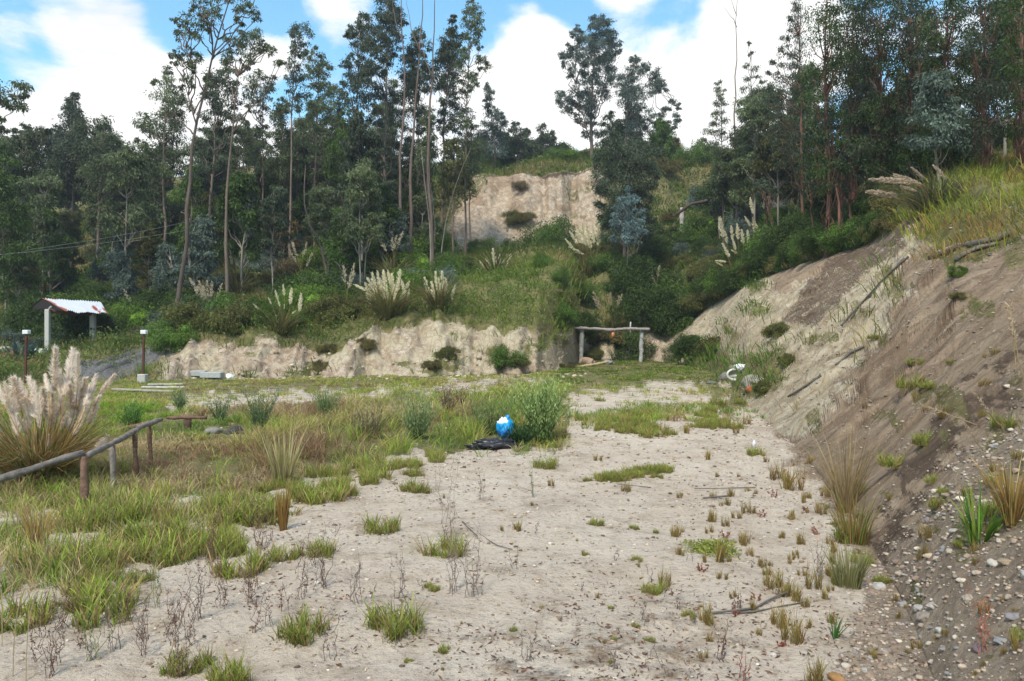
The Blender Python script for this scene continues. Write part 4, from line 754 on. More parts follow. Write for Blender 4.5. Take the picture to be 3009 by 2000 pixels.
px_tree('bare_trunk', 'tall dead trunk with a forked top beside the dark right-hand tree', None, 58, [(1692,420),(1693,330),(1694,200),(1698,120),(1697,50),(1700,-40)], [], EUC, BARK*1.1, .15, .2, cat='dead tree', extra=[[(1697,62),(1680,30),(1664,10)],[(1697,35),(1688,10),(1680,-10)]])
px_tree('bare_trunk', 'pale thin leaning pole trunk beside the upper cliff', None, 50, [(1008,560),(1030,480),(1060,400),(1085,340)], [], EUC, BARKG, .07, .2, cat='dead tree')
px_tree('bare_trunk', 'pale slender trunk pair before the dark green thicket', None, 46, [(997,600),(988,500),(978,400),(970,340)], [], EUC, BARKG*.9, .09, .2, cat='dead tree', extra=[[(1000,580),(1002,500),(990,420),(985,360)]])
# hill-top trees
px_tree('eucalyptus_tree', 'slender pointed eucalyptus standing alone left of the upper cliff top', None, 80, [(1142,400),(1140,330),(1132,260),(1122,200)],
  [(1120,195,7),(1124,206,9),(1128,220,10),(1122,232,9),(1132,244,12),(1142,250,10),(1122,258,10),(1136,268,14),(1150,266,11),(1156,262,6),(1126,282,13),(1144,286,15),(1158,284,11),(1130,304,16),(1150,308,16),(1116,316,12),(1140,326,18),(1160,330,14),(1122,342,14),(1146,350,16)], EUCB*.7, BARK, .16, .3, .95, depth=1.8)
for cx, tp, w, c, lab in ((1190,284,24,EUCD,'dark wide-topped small tree right of the slender pointed one'),(1215,300,20,EUCD,'dark tree with a ragged top on the hill behind the cliff'),(1250,290,14,EUCD*.95,'spiky dark conifer-like tree on the hill behind the cliff'),(1272,306,18,EUCD,'low dark tree left of the big round-crowned eucalyptus'),(1170,312,22,GRN*.7,'low green tree at the cliff top left part'),(1300,335,24,GRN*.6,'low dark hedge tree at the foot of the big eucalyptus'),(1110,320,20,EUC,'bluish small tree at the left end of the cliff top'),(1230,330,22,EUCB*.6,'bluish green low tree above the middle of the cliff')):
    px_tree('hilltop_tree', lab, 'small trees on the hill above the cliff', 84+cx % 7, [(cx, 385), (cx+1, 350), (cx, tp+8)], cone_blobs(cx, tp, 372, w, 16, cx, .7, (9, 16)), c, BARK, .14, .32, .9, depth=2)
px_tree('big_eucalyptus_tree', 'big round-crowned eucalyptus standing on the hill behind the cliff', None, 80, [(1362,395),(1362,300),(1364,200),(1372,90)],
  [(1372,46,11),(1388,44,9),(1396,54,10),(1378,60,13),(1364,64,10),(1392,70,13),(1406,70,9),(1330,64,7),(1338,72,8),(1324,78,9),(1332,88,9),(1374,82,13),(1354,88,12),(1398,88,13),(1412,84,9),(1342,100,13),(1362,104,13),(1384,104,13),(1406,104,12),(1422,100,9),(1310,108,9),(1322,116,11),(1304,122,10),(1338,120,14),(1360,124,14),(1388,124,15),(1412,122,13),(1426,118,8),(1300,138,9),(1316,134,12),(1336,142,12),(1358,146,13),(1384,146,16),(1408,144,14),(1296,152,6),(1320,160,10),(1346,164,12),(1376,168,17),(1402,166,15),(1312,176,8),(1340,184,10),(1366,188,14),(1392,188,16),(1416,184,14),(1288,218,10),(1300,214,8),(1308,228,12),(1292,234,9),(1326,212,12),(1344,208,14),(1366,210,16),(1392,212,16),(1324,236,14),(1346,232,16),(1370,236,16),(1300,250,8),(1318,254,12),(1340,256,14),(1364,260,14),(1330,276,10),(1356,286,12),(1345,310,10),(1372,310,12)], EUCB*.68, BARK, .3, .30, 1.0, depth=3, extra=[[(1362,330),(1340,250),(1325,180),(1330,90)],[(1363,300),(1390,200),(1405,110)]])
px_tree('eucalyptus_tree', 'eucalyptus with loose side sprays right of the big round-crowned one', None, 79, [(1440,420),(1440,300),(1452,200),(1462,150)],
  [(1460,132,8),(1470,140,10),(1456,146,10),(1482,152,10),(1490,158,7),(1466,158,12),(1450,166,10),(1478,168,10),(1512,168,8),(1504,176,9),(1520,182,10),(1510,190,11),(1526,198,9),(1500,200,10),(1516,208,9),(1534,206,7),(1502,214,8),(1440,180,13),(1456,186,14),(1430,196,13),(1448,204,16),(1466,204,12),(1432,220,16),(1454,226,16),(1472,228,13),(1440,246,16),(1462,250,16),(1478,248,12),(1549,234,6),(1562,240,6),(1564,248,4),(1530,252,9),(1542,248,7),(1524,262,8),(1556,270,7),(1560,280,6),(1536,288,9),(1550,292,9),(1542,300,7),(1500,262,12),(1490,280,14),(1510,290,13),(1450,272,16),(1474,276,14),(1460,296,16),(1484,304,16),(1506,312,14),(1526,318,12)], EUCB*.68, BARK, .22, .28, 1.0, depth=2.6, extra=[[(1445,330),(1490,290),(1530,265),(1560,245)]])
px_tree('dark_conical_tree', 'dark blue-green tree standing in front of the middle of the upper cliff', None, 56, [(1440,640),(1438,520),(1436,400),(1410,280)],
  [(1402,262,10),(1398,280,13),(1412,290,14),(1396,306,17),(1420,310,18),(1386,326,15),(1408,332,20),(1434,334,20),(1456,330,18),(1476,340,18),(1500,344,16),(1516,352,12),(1380,352,16),(1402,358,20),(1428,362,22),(1454,362,22),(1480,368,20),(1504,374,16),(1384,382,18),(1408,388,22),(1436,392,24),(1464,394,22),(1490,396,20),(1508,400,14),(1386,412,18),(1412,418,22),(1442,422,24),(1470,424,22),(1494,424,18),(1382,470,16),(1376,440,14),(1392,520,16),(1500,500,18),(1490,530,18),(1470,548,18),(1400,545,16),(1388,442,16),(1414,450,22),(1444,452,24),(1472,454,20),(1496,452,14),(1404,478,18),(1430,482,22),(1458,484,22),(1480,480,16),(1398,500,14),(1420,512,20),(1446,516,20)], EUCD*1.05, BARK, .22, .24, 1.15, depth=2.2)
px_tree('blue_gum_sapling', 'pale blue-grey young gum in front of the dark conical tree', None, 52, [(1444,650),(1446,560),(1446,460)],
  [(1446,440,8),(1440,456,12),(1456,462,12),(1430,478,12),(1450,482,15),(1468,486,11),(1422,500,12),(1442,504,16),(1462,508,14),(1478,506,9),(1414,522,13),(1436,528,16),(1458,532,15),(1474,528,10),(1420,548,13),(1442,552,15),(1462,552,12)], np.array((.13, .19, .19)), BARKG, .1, .22, 1.0, depth=1.4)
px_tree('thin_eucalyptus_tree', 'see-through fine-leaved eucalyptus left of the forked dead trunk', None, 57, [(1665,620),(1666,420),(1662,300),(1658,190)],
  [(1656,190,6),(1660,204,9),(1650,216,9),(1664,222,9),(1656,236,11),(1668,240,8),(1646,256,9),(1658,262,11),(1650,280,10),(1666,288,13),(1640,288,7),(1632,302,10),(1650,306,13),(1672,312,12),(1622,322,8),(1638,330,11),(1660,334,14),(1630,348,9),(1650,354,13),(1676,350,12),(1660,374,12),(1690,300,10),(1694,330,12),(1700,356,14)], EUC, BARK, .12, .20, .9, True, depth=1.6)
px_tree('thin_eucalyptus_tree', 'wispy fine-leaved eucalyptus right of the forked dead trunk', None, 56, [(1740,620),(1738,420),(1736,300),(1726,90)],
  [(1726,100,5),(1730,124,6),(1716,150,7),(1738,158,8),(1744,176,9),(1724,190,10),(1756,186,9),(1712,206,9),(1736,214,12),(1760,212,11),(1720,234,11),(1744,240,13),(1764,246,11),(1728,260,12),(1750,268,14),(1712,276,12),(1734,288,14),(1758,294,14),(1706,306,12),(1726,314,15),(1750,320,16),(1772,322,14),(1712,340,15),(1738,348,17),(1764,352,16),(1720,372,15),(1748,380,17),(1776,382,16),(1700,392,14),(1725,402,15)], EUC, BARK, .12, .20, .9, True, depth=1.8)
px_tree('dark_eucalyptus_tree', 'tall dark fine-leaved eucalyptus rising on the right side of the gap of sky', None, 43, [(1850,600),(1848,400),(1846,200),(1838,20)],
  [(1838,6,9),(1830,22,11),(1846,26,12),(1820,42,8),(1836,46,13),(1852,50,14),(1818,66,10),(1840,72,15),(1808,90,9),(1826,94,15),(1848,98,16),(1796,114,10),(1814,120,14),(1836,124,18),(1780,142,7),(1798,146,12),(1818,150,17),(1842,152,18),(1770,168,8),(1788,174,12),(1808,180,17),(1834,184,19),(1778,202,12),(1798,210,17),(1824,214,20),(1848,216,20),(1770,234,10),(1788,240,16),(1812,246,20),(1838,250,20),(1774,268,12),(1796,276,18),(1822,282,22),(1848,286,22),(1782,306,15),(1806,314,20),(1834,318,22),(1790,338,16),(1816,348,20),(1844,352,22),(1800,374,16),(1826,382,20),(1852,386,20)], EUCD*.85, BARKR, .15, .15, 1.1, True, depth=1.6)
# the dark wood at the upper right
q = np.random.default_rng(3)
rl = ['dark tree above the brown cut, first right of the tall fine-leaved one', 'dark tree above the brown cut, second right of the fine-leaved one', 'dark tree behind the middle of the dark wood at the upper right', 'tall dark tree in the thick of the upper right wood', 'dark tree behind the plumes leaning over the right slope', 'dark tree at the upper right corner, inner one', 'dark tree at the upper right corner, at the very edge']
for i, (cx, Y) in enumerate(((1905, 34), (1965, 36), (2030, 34), (2100, 33), (2180, 31), (2270, 29), (2355, 27))):
    bl = [(cx+q.uniform(-46, 46), q.uniform(-10, 470-8*i*3), q.uniform(18, 34)) for _ in range(58)]
    px_tree('dark_eucalyptus_tree', rl[i], 'dark trees of the upper right wood', Y, [(cx, 600), (cx+4, 400), (cx-4, 200), (cx, -10)], bl, (EUCD if i % 2 else GRN*.6)*.8, BARKR, .16, .17, .75, False, depth=2.2)
for tr, lab, Y in (([(1934,545),(1930,480),(1924,400),(1918,300)], 'reddish bare trunk at the crest above the brown cut, front one', 33.5), ([(1944,530),(1940,470),(1936,380)], 'thin reddish trunk just right of the front reddish trunk', 34.5), ([(1962,520),(1958,440),(1960,350)], 'thin dark trunk at the crest right of the two reddish ones', 34), ([(1880,560),(1870,500),(1862,420)], 'thin dark trunk left of the reddish trunks', 38), ([(1760,560),(1768,500),(1775,430)], 'slanting thin trunk among the plumes on the right', 44), ([(1790,570),(1778,500),(1760,440)], 'thin trunk crossing the slanting one among the plumes on the right', 43)):
    px_tree('slim_trunk_tree', lab, 'slim trunks above the brown cut', Y, tr, [(tr[-1][0]+q.uniform(-14, 14), tr[-1][1]+q.uniform(-20, 20), 14) for _ in range(5)], EUCD, BARKR*1.2, .12, .18, .8)
# ================================================================== undergrowth trees, shrubs
def proto_tree(h, w, col, seed, barkc=BARKG, leafL=.26, start=.35, n=34, r=.55, r0=.07, dens=1., name='young_eucalyptus_tree'):
    q = np.random.default_rng(seed); P = [Vector((0, 0, -.4)), Vector((q.uniform(-.3, .3), q.uniform(-.3, .3), h*.4)), Vector((q.uniform(-.5, .5), q.uniform(-.5, .5), h*.75)), Vector((q.uniform(-.6, .6), q.uniform(-.4, .4), h*.97))]
    bl = []
    for i in range(n):
        t = q.uniform(start, 1); a = q.uniform(0, 6.28); ww = w*(1-abs(t-start-.15)*.9/(1.05-start))*q.uniform(.2, 1)**.5
        bl.append((Vector((math.cos(a)*ww, math.sin(a)*ww, h*t)), r*q.uniform(.7, 1.25)))
    return build_tree(name, '', None, (0, 0, 0), [P], bl, col, barkc, r0, leafL, dens)
PT = [proto_tree(7.5, 1.2, EUC, 1), proto_tree(6, 1.3, GRN*.85, 2), proto_tree(8.5, 1.1, EUCD, 3), proto_tree(5, 1.0, EUCB*.8, 4, n=26), proto_tree(6.5, 1.6, OLV*.75, 5, n=40), proto_tree(9, 1.3, EUC*1.1, 6, start=.5), proto_tree(4.5, 1.5, GRN, 7, start=.15, n=40), proto_tree(4.0, 1.3, RUS*.8+OLV*.2, 8, start=.2, n=30)]
PTL = ['grey-green', 'green', 'dark', 'blue-grey', 'olive', 'thin-crowned', 'bushy green', 'brownish']
first = [True]*len(PT)
def place(protos, flags, i, loc, rz, sc, label, cat, group):
    o = protos[i] if flags[i] else copy_tree(protos[i]); flags[i] = False
    o.location = loc; o.rotation_euler = (0, 0, rz); o.scale = (sc, sc, sc*rng.uniform(.9, 1.12)); o['label'] = label; o['category'] = cat; o['group'] = group; return o
q = np.random.default_rng(12)
areas = [((20, 330), (46, 78), 'behind the tin-roofed shelter', 34), ((330, 480), (42, 78), 'around the tall leaning trunk', 16), ((480, 760), (40, 80), 'on the slope left of the leaning brown trunk', 34), ((760, 990), (40, 78), 'under the central grove', 26), ((-300, 20), (42, 80), 'beyond the left edge of the photo', 10), ((1400, 1560), (76, 86), 'on the hill right of the upper cliff', 4), ((1640, 1900), (40, 70), 'under the dark wood above the tan slope', 22), ((1900, 2340), (26, 60), 'at the crest of the right slope', 18)]
for (x0, x1), (y0, y1), where, n in areas:
    for k in range(n):
        px = q.uniform(x0, x1); Y = math.sqrt(q.uniform(y0**2, y1**2)); i = int(q.integers(0, 8))
        if x0 >= 1600:
            Y = max(Y, float(knots(np.array([px]))[0][0, 2])+(3+q.uniform(0, 4) if x0 >= 1900 else 8+q.uniform(0, 10)))
        p = on(px, Y); sc = q.uniform(.65, 1.15)
        place(PT, first, i, p, q.uniform(0, 6.28), sc, f'{"short" if sc < .82 else ("mid-sized" if sc < 1 else "tall")} {PTL[i]} young tree in the undergrowth {near(px, HZ-(p.z-CAMH+3)/p.y*F)}', 'young tree', 'young trees '+where)
# shrubs
def proto_bush(r, h, col, seed, leafL=.105, n=16, dens=2.0, stems=True, leafcol2=None):
    q = np.random.default_rng(seed); b = Buf(); t = empty('shrub', (0, 0, 0))
    for k in range(n):
        a = q.uniform(0, 6.28); rr = r*q.uniform(0, 1)**.5*.75; z = h*q.uniform(.12, .85)*(1-.45*(rr/r)**2)
        crown_fill(b, (math.cos(a)*rr, math.sin(a)*rr, z), .42*r*q.uniform(.6, 1.2), col*(1 if q.random() < .7 or leafcol2 is None else 1)*q.uniform(.75, 1.3), leafL, dens)
    b.obj('foliage', M_leaf, t)
    b = Buf()
    for k in range(7):
        a = q.uniform(0, 6.28); tube(b, curve((0, 0, -.2), (math.cos(a)*r*.5, math.sin(a)*r*.5, h*.75), 5, .1), [.03, .02, .015, .012, .008], BARK, 4, False)
    b.obj('stem', M_twig, t); return t
PB = [proto_bush(1.2, 1.3, GRNB*1.2, 21), proto_bush(1.1, 1.1, GRN*1.25, 22), proto_bush(1.3, 1.5, GRN*.7, 23), proto_bush(1.0, .9, OLV, 24), proto_bush(1.0, 1.2, EUCB*.9, 25), proto_bush(1.0, .9, OLV*.6+RUS*.4, 26), proto_bush(1.2, 1.7, GRNB*.8, 27), proto_bush(1.0, .8, np.array((.11, .085, .045)), 28, .10)]
PBL = ['bright green', 'mid green', 'dark green', 'olive', 'blue-grey', 'dull brownish green', 'upright fresh green', 'dry brown']
fb = [True]*len(PB)
def bush(px, py, s, i, label, Y=None, group=None, sink=.15):
    p = hit(px, py) if Y is None else on(px, Y); p = p.copy(); p.z -= sink*s
    return place(PB, fb, i, p, q.uniform(0, 6.28), s, label, 'shrub', group or 'shrubs on the slopes and banks')
SB = [(1288, 700, .7, 1, 'green bush in the fold left above the goal frame', 42.5), (1330, 700, 1.2, 2, 'dark bush in the fold above the left goal frame post', 46.5), (1300, 700, .9, 3, 'olive bush above the right end of the clay bank', 41), (1345, 700, 1.2, 1, 'green bush above the left goal frame post', 51), (1322, 700, 1.0, 3, 'olive bush high in the fold above the goal frame', 50), (1285, 700, .9, 1, 'green bush on the crest of the clay bank near the goal frame', 38.6), (905, 560, 1.6, 1, 'dark leafy bush left of the foot of the upper cliff', 52), (960, 500, 2.2, 0, 'tall bright green bush in the shade of the central grove', 54), (935, 610, 1.7, 0, 'bright green bush right below the central grove', 49), (975, 580, 1.7, 1, 'green bush touching the left foot of the upper cliff', 50),
 (700, 735, 1.2, 0, 'bright rounded bush on the bank left of the two big plume clumps', 35), (750, 720, 1.2, 6, 'upright fresh bush on the bank left of the left plume clump', 36), (660, 760, .9, 1, 'green bush on the bank under the leftmost plumes', 33.5), (600, 768, .9, 1, 'low green bush above the rubble part of the bank', 32.5), (560, 760, 1.4, 3, 'olive bush at the dark burrow above the bank', 32.3), (780, 745, 1.3, 3, 'olive bush directly left of the biggest plume clump', 34),
 (820, 700, 1.5, 2, 'dark bush behind the biggest plume clump, left side', 39), (950, 690, 1.5, 0, 'bright bush in the gap between the two big plume clumps', 39), (1040, 640, 1.5, 1, 'green bush behind the right plume clump', 43), (1060, 625, 1.1, 6, 'upright fresh bush at the foot of the upper cliff, left part', 48),
 (1110, 610, 1.1, 6, 'feathery green shrub at the cliff foot, left one', 58), (1180, 595, 1.3, 1, 'broad green shrub at the cliff foot, middle one', 64), (1270, 575, 2.6, 1, 'large rounded dark green shrub before the upper cliff', 65), (1225, 590, 1.2, 3, 'olive shrub between the two green shrubs at the cliff foot', 64), (1320, 600, 1.6, 3, 'olive shrub under the cliff plumes', 62),
 (1200, 437, .9, 7, 'small dry bush clinging to the face of the upper cliff', None), (1187, 510, 1.2, 3, 'dull bush low on the upper cliff face', None), (1210, 508, 1.0, 5, 'brownish bush on the lower part of the upper cliff face', None),
 (1400, 815, 1.3, 5, 'brownish bush filling the goal frame', 47), (1435, 818, 1.4, 2, 'dark bush inside the goal frame right half', 47), (1372, 815, .8, 3, 'olive bush in the left part of the goal frame', 46.2), (1310, 845, .5, 5, 'small brownish bush left of the goal frame', 36),
 (1170, 842, .72, 1, 'green bush growing from the foot of the clay bank', None), (1195, 838, .5, 3, 'smaller green bush beside the one at the foot of the clay bank', None), (1030, 822, .5, 3, 'dark green tuft bush midway on the clay bank', None), (1000, 845, .45, 5, 'brownish bush midway at the broken part of the bank', None), (760, 812, .5, 5, 'green bush patch on the left part of the clay bank', None), (740, 850, .55, 5, 'dull bush low on the left part of the clay bank', None), (840, 800, .5, 5, 'small dull bush on the bank under the biggest plume clump', None),
 (1500, 760, 2.0, 2, 'dark bush behind the goal frame right post', 50), (1530, 700, 2.0, 1, 'green bush on the shaded slope above the goal frame', 53), (1560, 740, 1.8, 2, 'dark bush at the left end of the tan slope', 50), (1450, 720, 2.0, 2, 'dark bush above the goal frame crossbar', 53), (1400, 700, 1.4, 1, 'dark green bush on the grassy slope above the goal frame', 55), (1330, 706, .9, 1, 'dark bush patch in the middle of the grassy slope', 50), (1250, 706, .7, 1, 'dark bush patch left of the middle of the grassy slope', 44),
 (1640, 550, 1.6, 0, 'rounded bright green bush left of the right-hand plumes', 62), (1600, 600, 1.8, 1, 'green bush on the grassy slope below the dead branch', 62), (1690, 640, 1.2, 2, 'dark bush at the top of the tan slope', 49), (1765, 660, 1.1, 2, 'dark bush hanging over the tan slope crest', 44), (1780, 640, 1.6, 1, 'green bush right of the crest of the tan slope', 43), (1830, 600, 1.5, 2, 'dark bush under the reddish trunks', 42), (1720, 600, 1.7, 4, 'blue-grey bush below the right-hand plumes', 52), (1660, 590, 1.5, 4, 'blue-grey bush left below the right-hand plumes', 56), (1580, 610, 1.2, 4, 'small blue-grey bush on the shaded grassy slope', 60), (1640, 430, 2.2, 4, 'large blue-grey bush at the right end of the upper cliff', 70), (1690, 440, 2.2, 2, 'dark bush right of the large blue-grey bush', 68), (1600, 405, 2.4, 1, 'green bush hanging over the upper cliff right part', 80), (1660, 390, 2.2, 2, 'dark green bush on the cliff top by the fine-leaved trees', 78), (1745, 410, 2.2, 4, 'blue-green bush under the wispy fine-leaved tree', 60), (1530, 410, 1.8, 3, 'olive bush hanging from the cliff ledge', 78), (1520, 470, 1.8, 5, 'brownish bush on the dark cliff right of the conical tree', 76),
 (1790, 770, .45, 3, 'pale olive bush on the tan slope', None), (1815, 840, .28, 3, 'small pale bush low on the tan slope', None), (1600, 820, 1.0, 2, 'green bush at the foot of the tan slope', None), (1640, 815, 1.0, 3, 'olive bush at the foot of the tan slope beside the green one', None), (1560, 830, .8, 2, 'low green bush where the goal frame meets the slope', None), (1760, 900, .3, 3, 'olive bush at the slope foot right of the boulders', None),
 (2205, 640, .16, 6, 'small leafy green plant on the brown slope below the dead logs', None), (2210, 690, .12, 5, 'dull green plant just below the small leafy one on the brown slope', None),
 (40, 740, 1.6, 2, 'dark bush left of the shelter', 45), (14, 780, 1.1, 3, 'olive bush at the left edge above the rubble', 38.5), (150, 770, 1.7, 2, 'dark bush seen between the shelter posts', 45), (190, 780, 1.5, 1, 'green bush behind the right shelter post', 45), (185, 690, 2.0, 0, 'bright rounded bush behind the shelter roof', 46), (270, 760, 1.4, 3, 'olive bush right of the shelter', 43), (310, 740, 1.3, 0, 'bright grassy bush behind the right capped post', 44), (350, 760, 1.2, 3, 'olive bush above the gravel track end', 40), (110, 740, 1.8, 2, 'dark bush behind the left shelter post', 46), (230, 800, .9, 2, 'low dark bush at the foot of the right shelter post', 38.5),
 (430, 770, 1.3, 3, 'drooping olive bush over the burrow on the bank', 32), (400, 790, 1.1, 1, 'green drooping bush at the left end of the bank', 31)]
for x, y, s, i, lab, Y in SB: bush(x, y, s, i, lab, Y)
for k, x in enumerate(list(range(1575, 2080, 22))):
    Yc = float(knots(np.array([float(x)]))[0][0, 2])+.3; pp = on(x, Yc); bush(x, 0, (.7+.5*rng.random())*(Yc/42+.15), int([2, 1, 3, 2, 5, 1][k % 6]), f'{PBL[[2, 1, 3, 2, 5, 1][k % 6]]} shrub hanging over the crest {near(x, HZ-(pp.z-CAMH)/Yc*F)}', Yc, 'shrubs hanging over the crest of the slope')
for where, (x0, x1), (y0, y1), n, kinds in (('on the wooded slope under the eucalyptus', (0, 1000), (38, 72), 120, (0, 1, 2, 2, 3, 5, 5, 7, 4)), ('on the shaded slope above the goal frame', (1360, 1700), (50, 70), 34, (1, 2, 2, 3, 5)), ('under the dark wood at the upper right', (1740, 2330), (30, 60), 46, (2, 2, 1, 5)), ('on the hilltop behind the cliff', (1080, 1700), (78, 92), 30, (1, 2, 3, 0)), ('beyond the left edge', (-300, 0), (38, 70), 16, (1, 2, 3))):
    for k in range(n):
        px = q.uniform(x0, x1); Y = math.sqrt(q.uniform(y0**2, y1**2))
        if x0 > 1700: Y = max(Y, float(knots(np.array([px]))[0][0, 2])+1+q.uniform(0, 8))
        i = int(q.choice(kinds)); sb_ = q.uniform(.8, 1.7); pp = on(px, Y); bush(px, 0, sb_, i, f'{"small" if sb_ < 1.15 else "big"} {PBL[i]} wild shrub {near(px, HZ-(pp.z-CAMH)/Y*F)}', Y, 'wild shrubs '+where)
# grey-green bush beside the blue bag: fine upright stems
def feather_bush(name, label, px, py, h, r, col, tip, n, group=None, w=.012):
    p = hit(px, py); o = empty(name, p, label, 'bush', group); b = Buf()
    a = rng.uniform(0, 6.28, n); rr = r*.25*rng.uniform(0, 1, n)**.5; base = np.stack([np.cos(a)*rr, np.sin(a)*rr, 0*a], -1); hh = h*rng.uniform(.3, 1.08, n)**.8
    lean = rng.uniform(0, .85, n)**1.3*r/h*1.5; bend = rng.uniform(-.1, .35, n)
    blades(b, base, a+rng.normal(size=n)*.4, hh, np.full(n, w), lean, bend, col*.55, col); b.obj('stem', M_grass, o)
    b = Buf(); m = n*26; k = rng.integers(0, n, m); t = rng.uniform(.2, 1.02, m); oo = np.stack([np.cos(a[k]), np.sin(a[k]), 0*t], -1)
    P = base[k]+np.array([0, 0, 1.])*(hh[k]*t)[:, None]*.96+oo*((lean[k]*t+bend[k]*t*t)*hh[k])[:, None]+rng.normal(size=(m, 3))*.028
    leaves(b, P, rand_dirs(m)*.5+np.array([0, 0, .8]), rng.uniform(.03, .07, m), .012, (col[None]*(1-t[:, None])+np.array(tip)[None]*t[:, None])*rng.uniform(.7, 1.3, (m, 1))); b.obj('foliage', M_leaf, o); return o
feather_bush('feathery_bush', 'tall feathery grey-green bush on the sand edge right of the blue bag', 1250, 1022, 1.0, .30, np.array((.11, .19, .05)), (.33, .42, .15), 270)
feather_bush('feathery_bush', 'low dark green bush under and right of the blue bag', 1192, 1026, .34, .34, np.array((.035, .08, .025)), (.05, .11, .03), 120)
for x, y, h, r, c, tp, n, lab in ((960, 1010, .75, .35, (.12, .17, .06), (.22, .27, .12), 120, 'pale green feathery weed in the meadow left of the blue bag'), (1030, 960, .6, .22, (.13, .08, .055), (.16, .10, .07), 70, 'tall dark reddish-brown dead weed in the meadow, left one of two'), (1058, 950, .55, .12, (.13, .08, .055), (.15, .09, .06), 34, 'dark reddish-brown dead weed in the meadow, narrow right one of two'), (750, 960, .6, .3, (.09, .14, .05), (.15, .2, .08), 90, 'green feathery weed in the middle of the meadow'), (600, 990, .7, .28, (.08, .12, .05), (.13, .18, .08), 80, 'thin dark green weed left of the meadow middle'), (505, 975, .5, .2, (.09, .14, .05), (.13, .18, .08), 50, 'green weed in the meadow behind the plank stand'), (415, 945, .5, .2, (.09, .13, .05), (.13, .18, .08), 50, 'thin green weed before the boards near the capped post'), (300, 985, .5, .3, (.06, .13, .02), (.10, .2, .04), 80, 'bright green weed behind the log fence'), (850, 1010, .55, .35, (.12, .11, .05), (.22, .18, .10), 90, 'tan feathery weed in the meadow centre'), (1130, 1000, .6, .4, (.10, .15, .05), (.2, .22, .09), 110, 'green weed just left of the blue bag'), (330, 865, .45, .3, (.08, .16, .03), (.14, .24, .05), 60, 'bright green weed behind the concrete footing of the capped post')):
    feather_bush('tall_weed', lab, x, y, h, r, np.array(c)*1.3, np.array(tp)*1.35, int(n*.62), 'tall weeds in the meadow')
# agave rosettes
def agave(label, px, Y, s, seed):
    p = on(px, Y); b = Buf(); q2 = np.random.default_rng(seed); n = 26; o = empty('agave', p, label, 'agave', 'agaves at the wood edge')
    a = q2.uniform(0, 6.28, n); blades(b, np.zeros((n, 3))+np.array([0, 0, -.1]), a, s*q2.uniform(.8, 1.1, n), np.full(n, .17*s), q2.uniform(.15, .9, n), q2.uniform(-.1, .25, n), np.array((.07, .12, .12))*q2.uniform(.7, 1.2, (n, 1)), None, a+np.pi/2)
    b.obj('leaf_rosette', M_leaf, o); return o
agave('blue-grey agave rosette on the bank above the burrow', 452, 37, 1.2, 1); agave('smaller blue-grey agave right of the tall leaning trunk foot', 428, 38, .9, 2); agave('blue-grey agave beside the second tall trunk', 528, 42, 1.2, 3); agave('dark agave behind the left capped post', 48, 33, 1.1, 4); agave('blue-grey agave under the low green trees at the left', 130, 50, 1.2, 5)
# ================================================================== pampas grass
def plume(b_, s, base, d, L, r, col, n, q2):
    """feathery seed head along direction d"""
    d = d/np.linalg.norm(d); t = q2.uniform(0, 1, n); prof = np.sin(np.pi*np.clip(t*.86+.10, 0, 1))**.7*r*(1-.35*t)
    side = np.cross(d, q2.normal(size=(n, 3))); side /= np.linalg.norm(side, axis=1, keepdims=True)
    P = base+d*(t*L)[:, None]+side*(prof*q2.uniform(.1, .75, n))[:, None]
    dr = d*1.0+side*.55+np.array([0, 0, -.25])+q2.normal(size=(n, 3))*.12
    leaves(b_, P, dr, L*.17*q2.uniform(.7, 1.2, n), L*.028*s, np.array(col)*q2.uniform(.8, 1.12, (n, 1)))
def pampas(name, label, base, heads, leafn, leafh, cols, seed, group, hcol=(.8, .73, .56), pn=90, pr=.085, lw=.02, spread=1.0, stalkc=(.30, .20, .07), sw=.9):
    """heads: (world foot of plume, world tip)"""
    q2 = np.random.default_rng(seed); base = np.array(tuple(base)); o = empty(name, base, label, 'pampas grass', group)
    b = Buf(); n = leafn; a = q2.uniform(0, 6.28, n); rr = .28*leafh*q2.uniform(0, 1, n)**.5*.6; bs = np.stack([np.cos(a)*rr, np.sin(a)*rr, np.full(n, -.05)], -1)
    c = np.array(cols)[q2.integers(0, len(cols), n)]*q2.uniform(.7, 1.3, (n, 1))
    blades(b, bs, a+q2.normal(size=n)*.35, leafh*q2.uniform(.45, 1.1, n), lw*q2.uniform(.6, 1.3, n), q2.uniform(.05, .45, n)*spread, q2.uniform(.15, 1.1, n)*spread, c*.8, c); b.obj('leaf_clump', M_grass, o)
    for k, (f, tpp) in enumerate(heads):
        f = np.array(tuple(f))-base; tpp = np.array(tuple(tpp))-base; L = np.linalg.norm(tpp-f)
        sb = Buf(); s0_ = np.array([q2.uniform(-.1, .1), q2.uniform(-.1, .1), 0])*leafh; m = s0_*.5+f*.5+np.array([0, 0, .08*leafh]); dirn = tpp-f
        t = np.linspace(0, 1, 6)[:, None]; C0 = f-dirn/np.linalg.norm(dirn)*np.linalg.norm(f-s0_)*.45; Pc = (1-t)**2*s0_+2*t*(1-t)*C0+t*t*f
        tube(sb, Pc, np.linspace(.010, .006, 6)*sw*(1+leafh*.4), np.array(stalkc)*q2.uniform(.7, 1.3), 4, False); so_ = sb.obj('stalk', M_grass, o)
        pb = Buf(); plume(pb, sw*(1 if leafh < 1.3 and sw < .6 else 2.0), f, tpp-f, L, L*pr*(1.5 if leafh < 1.3 else 1.75), np.array(hcol)*1.1, int(pn*1.9), q2); pb.obj('plume', M_plume, so_)
    return o
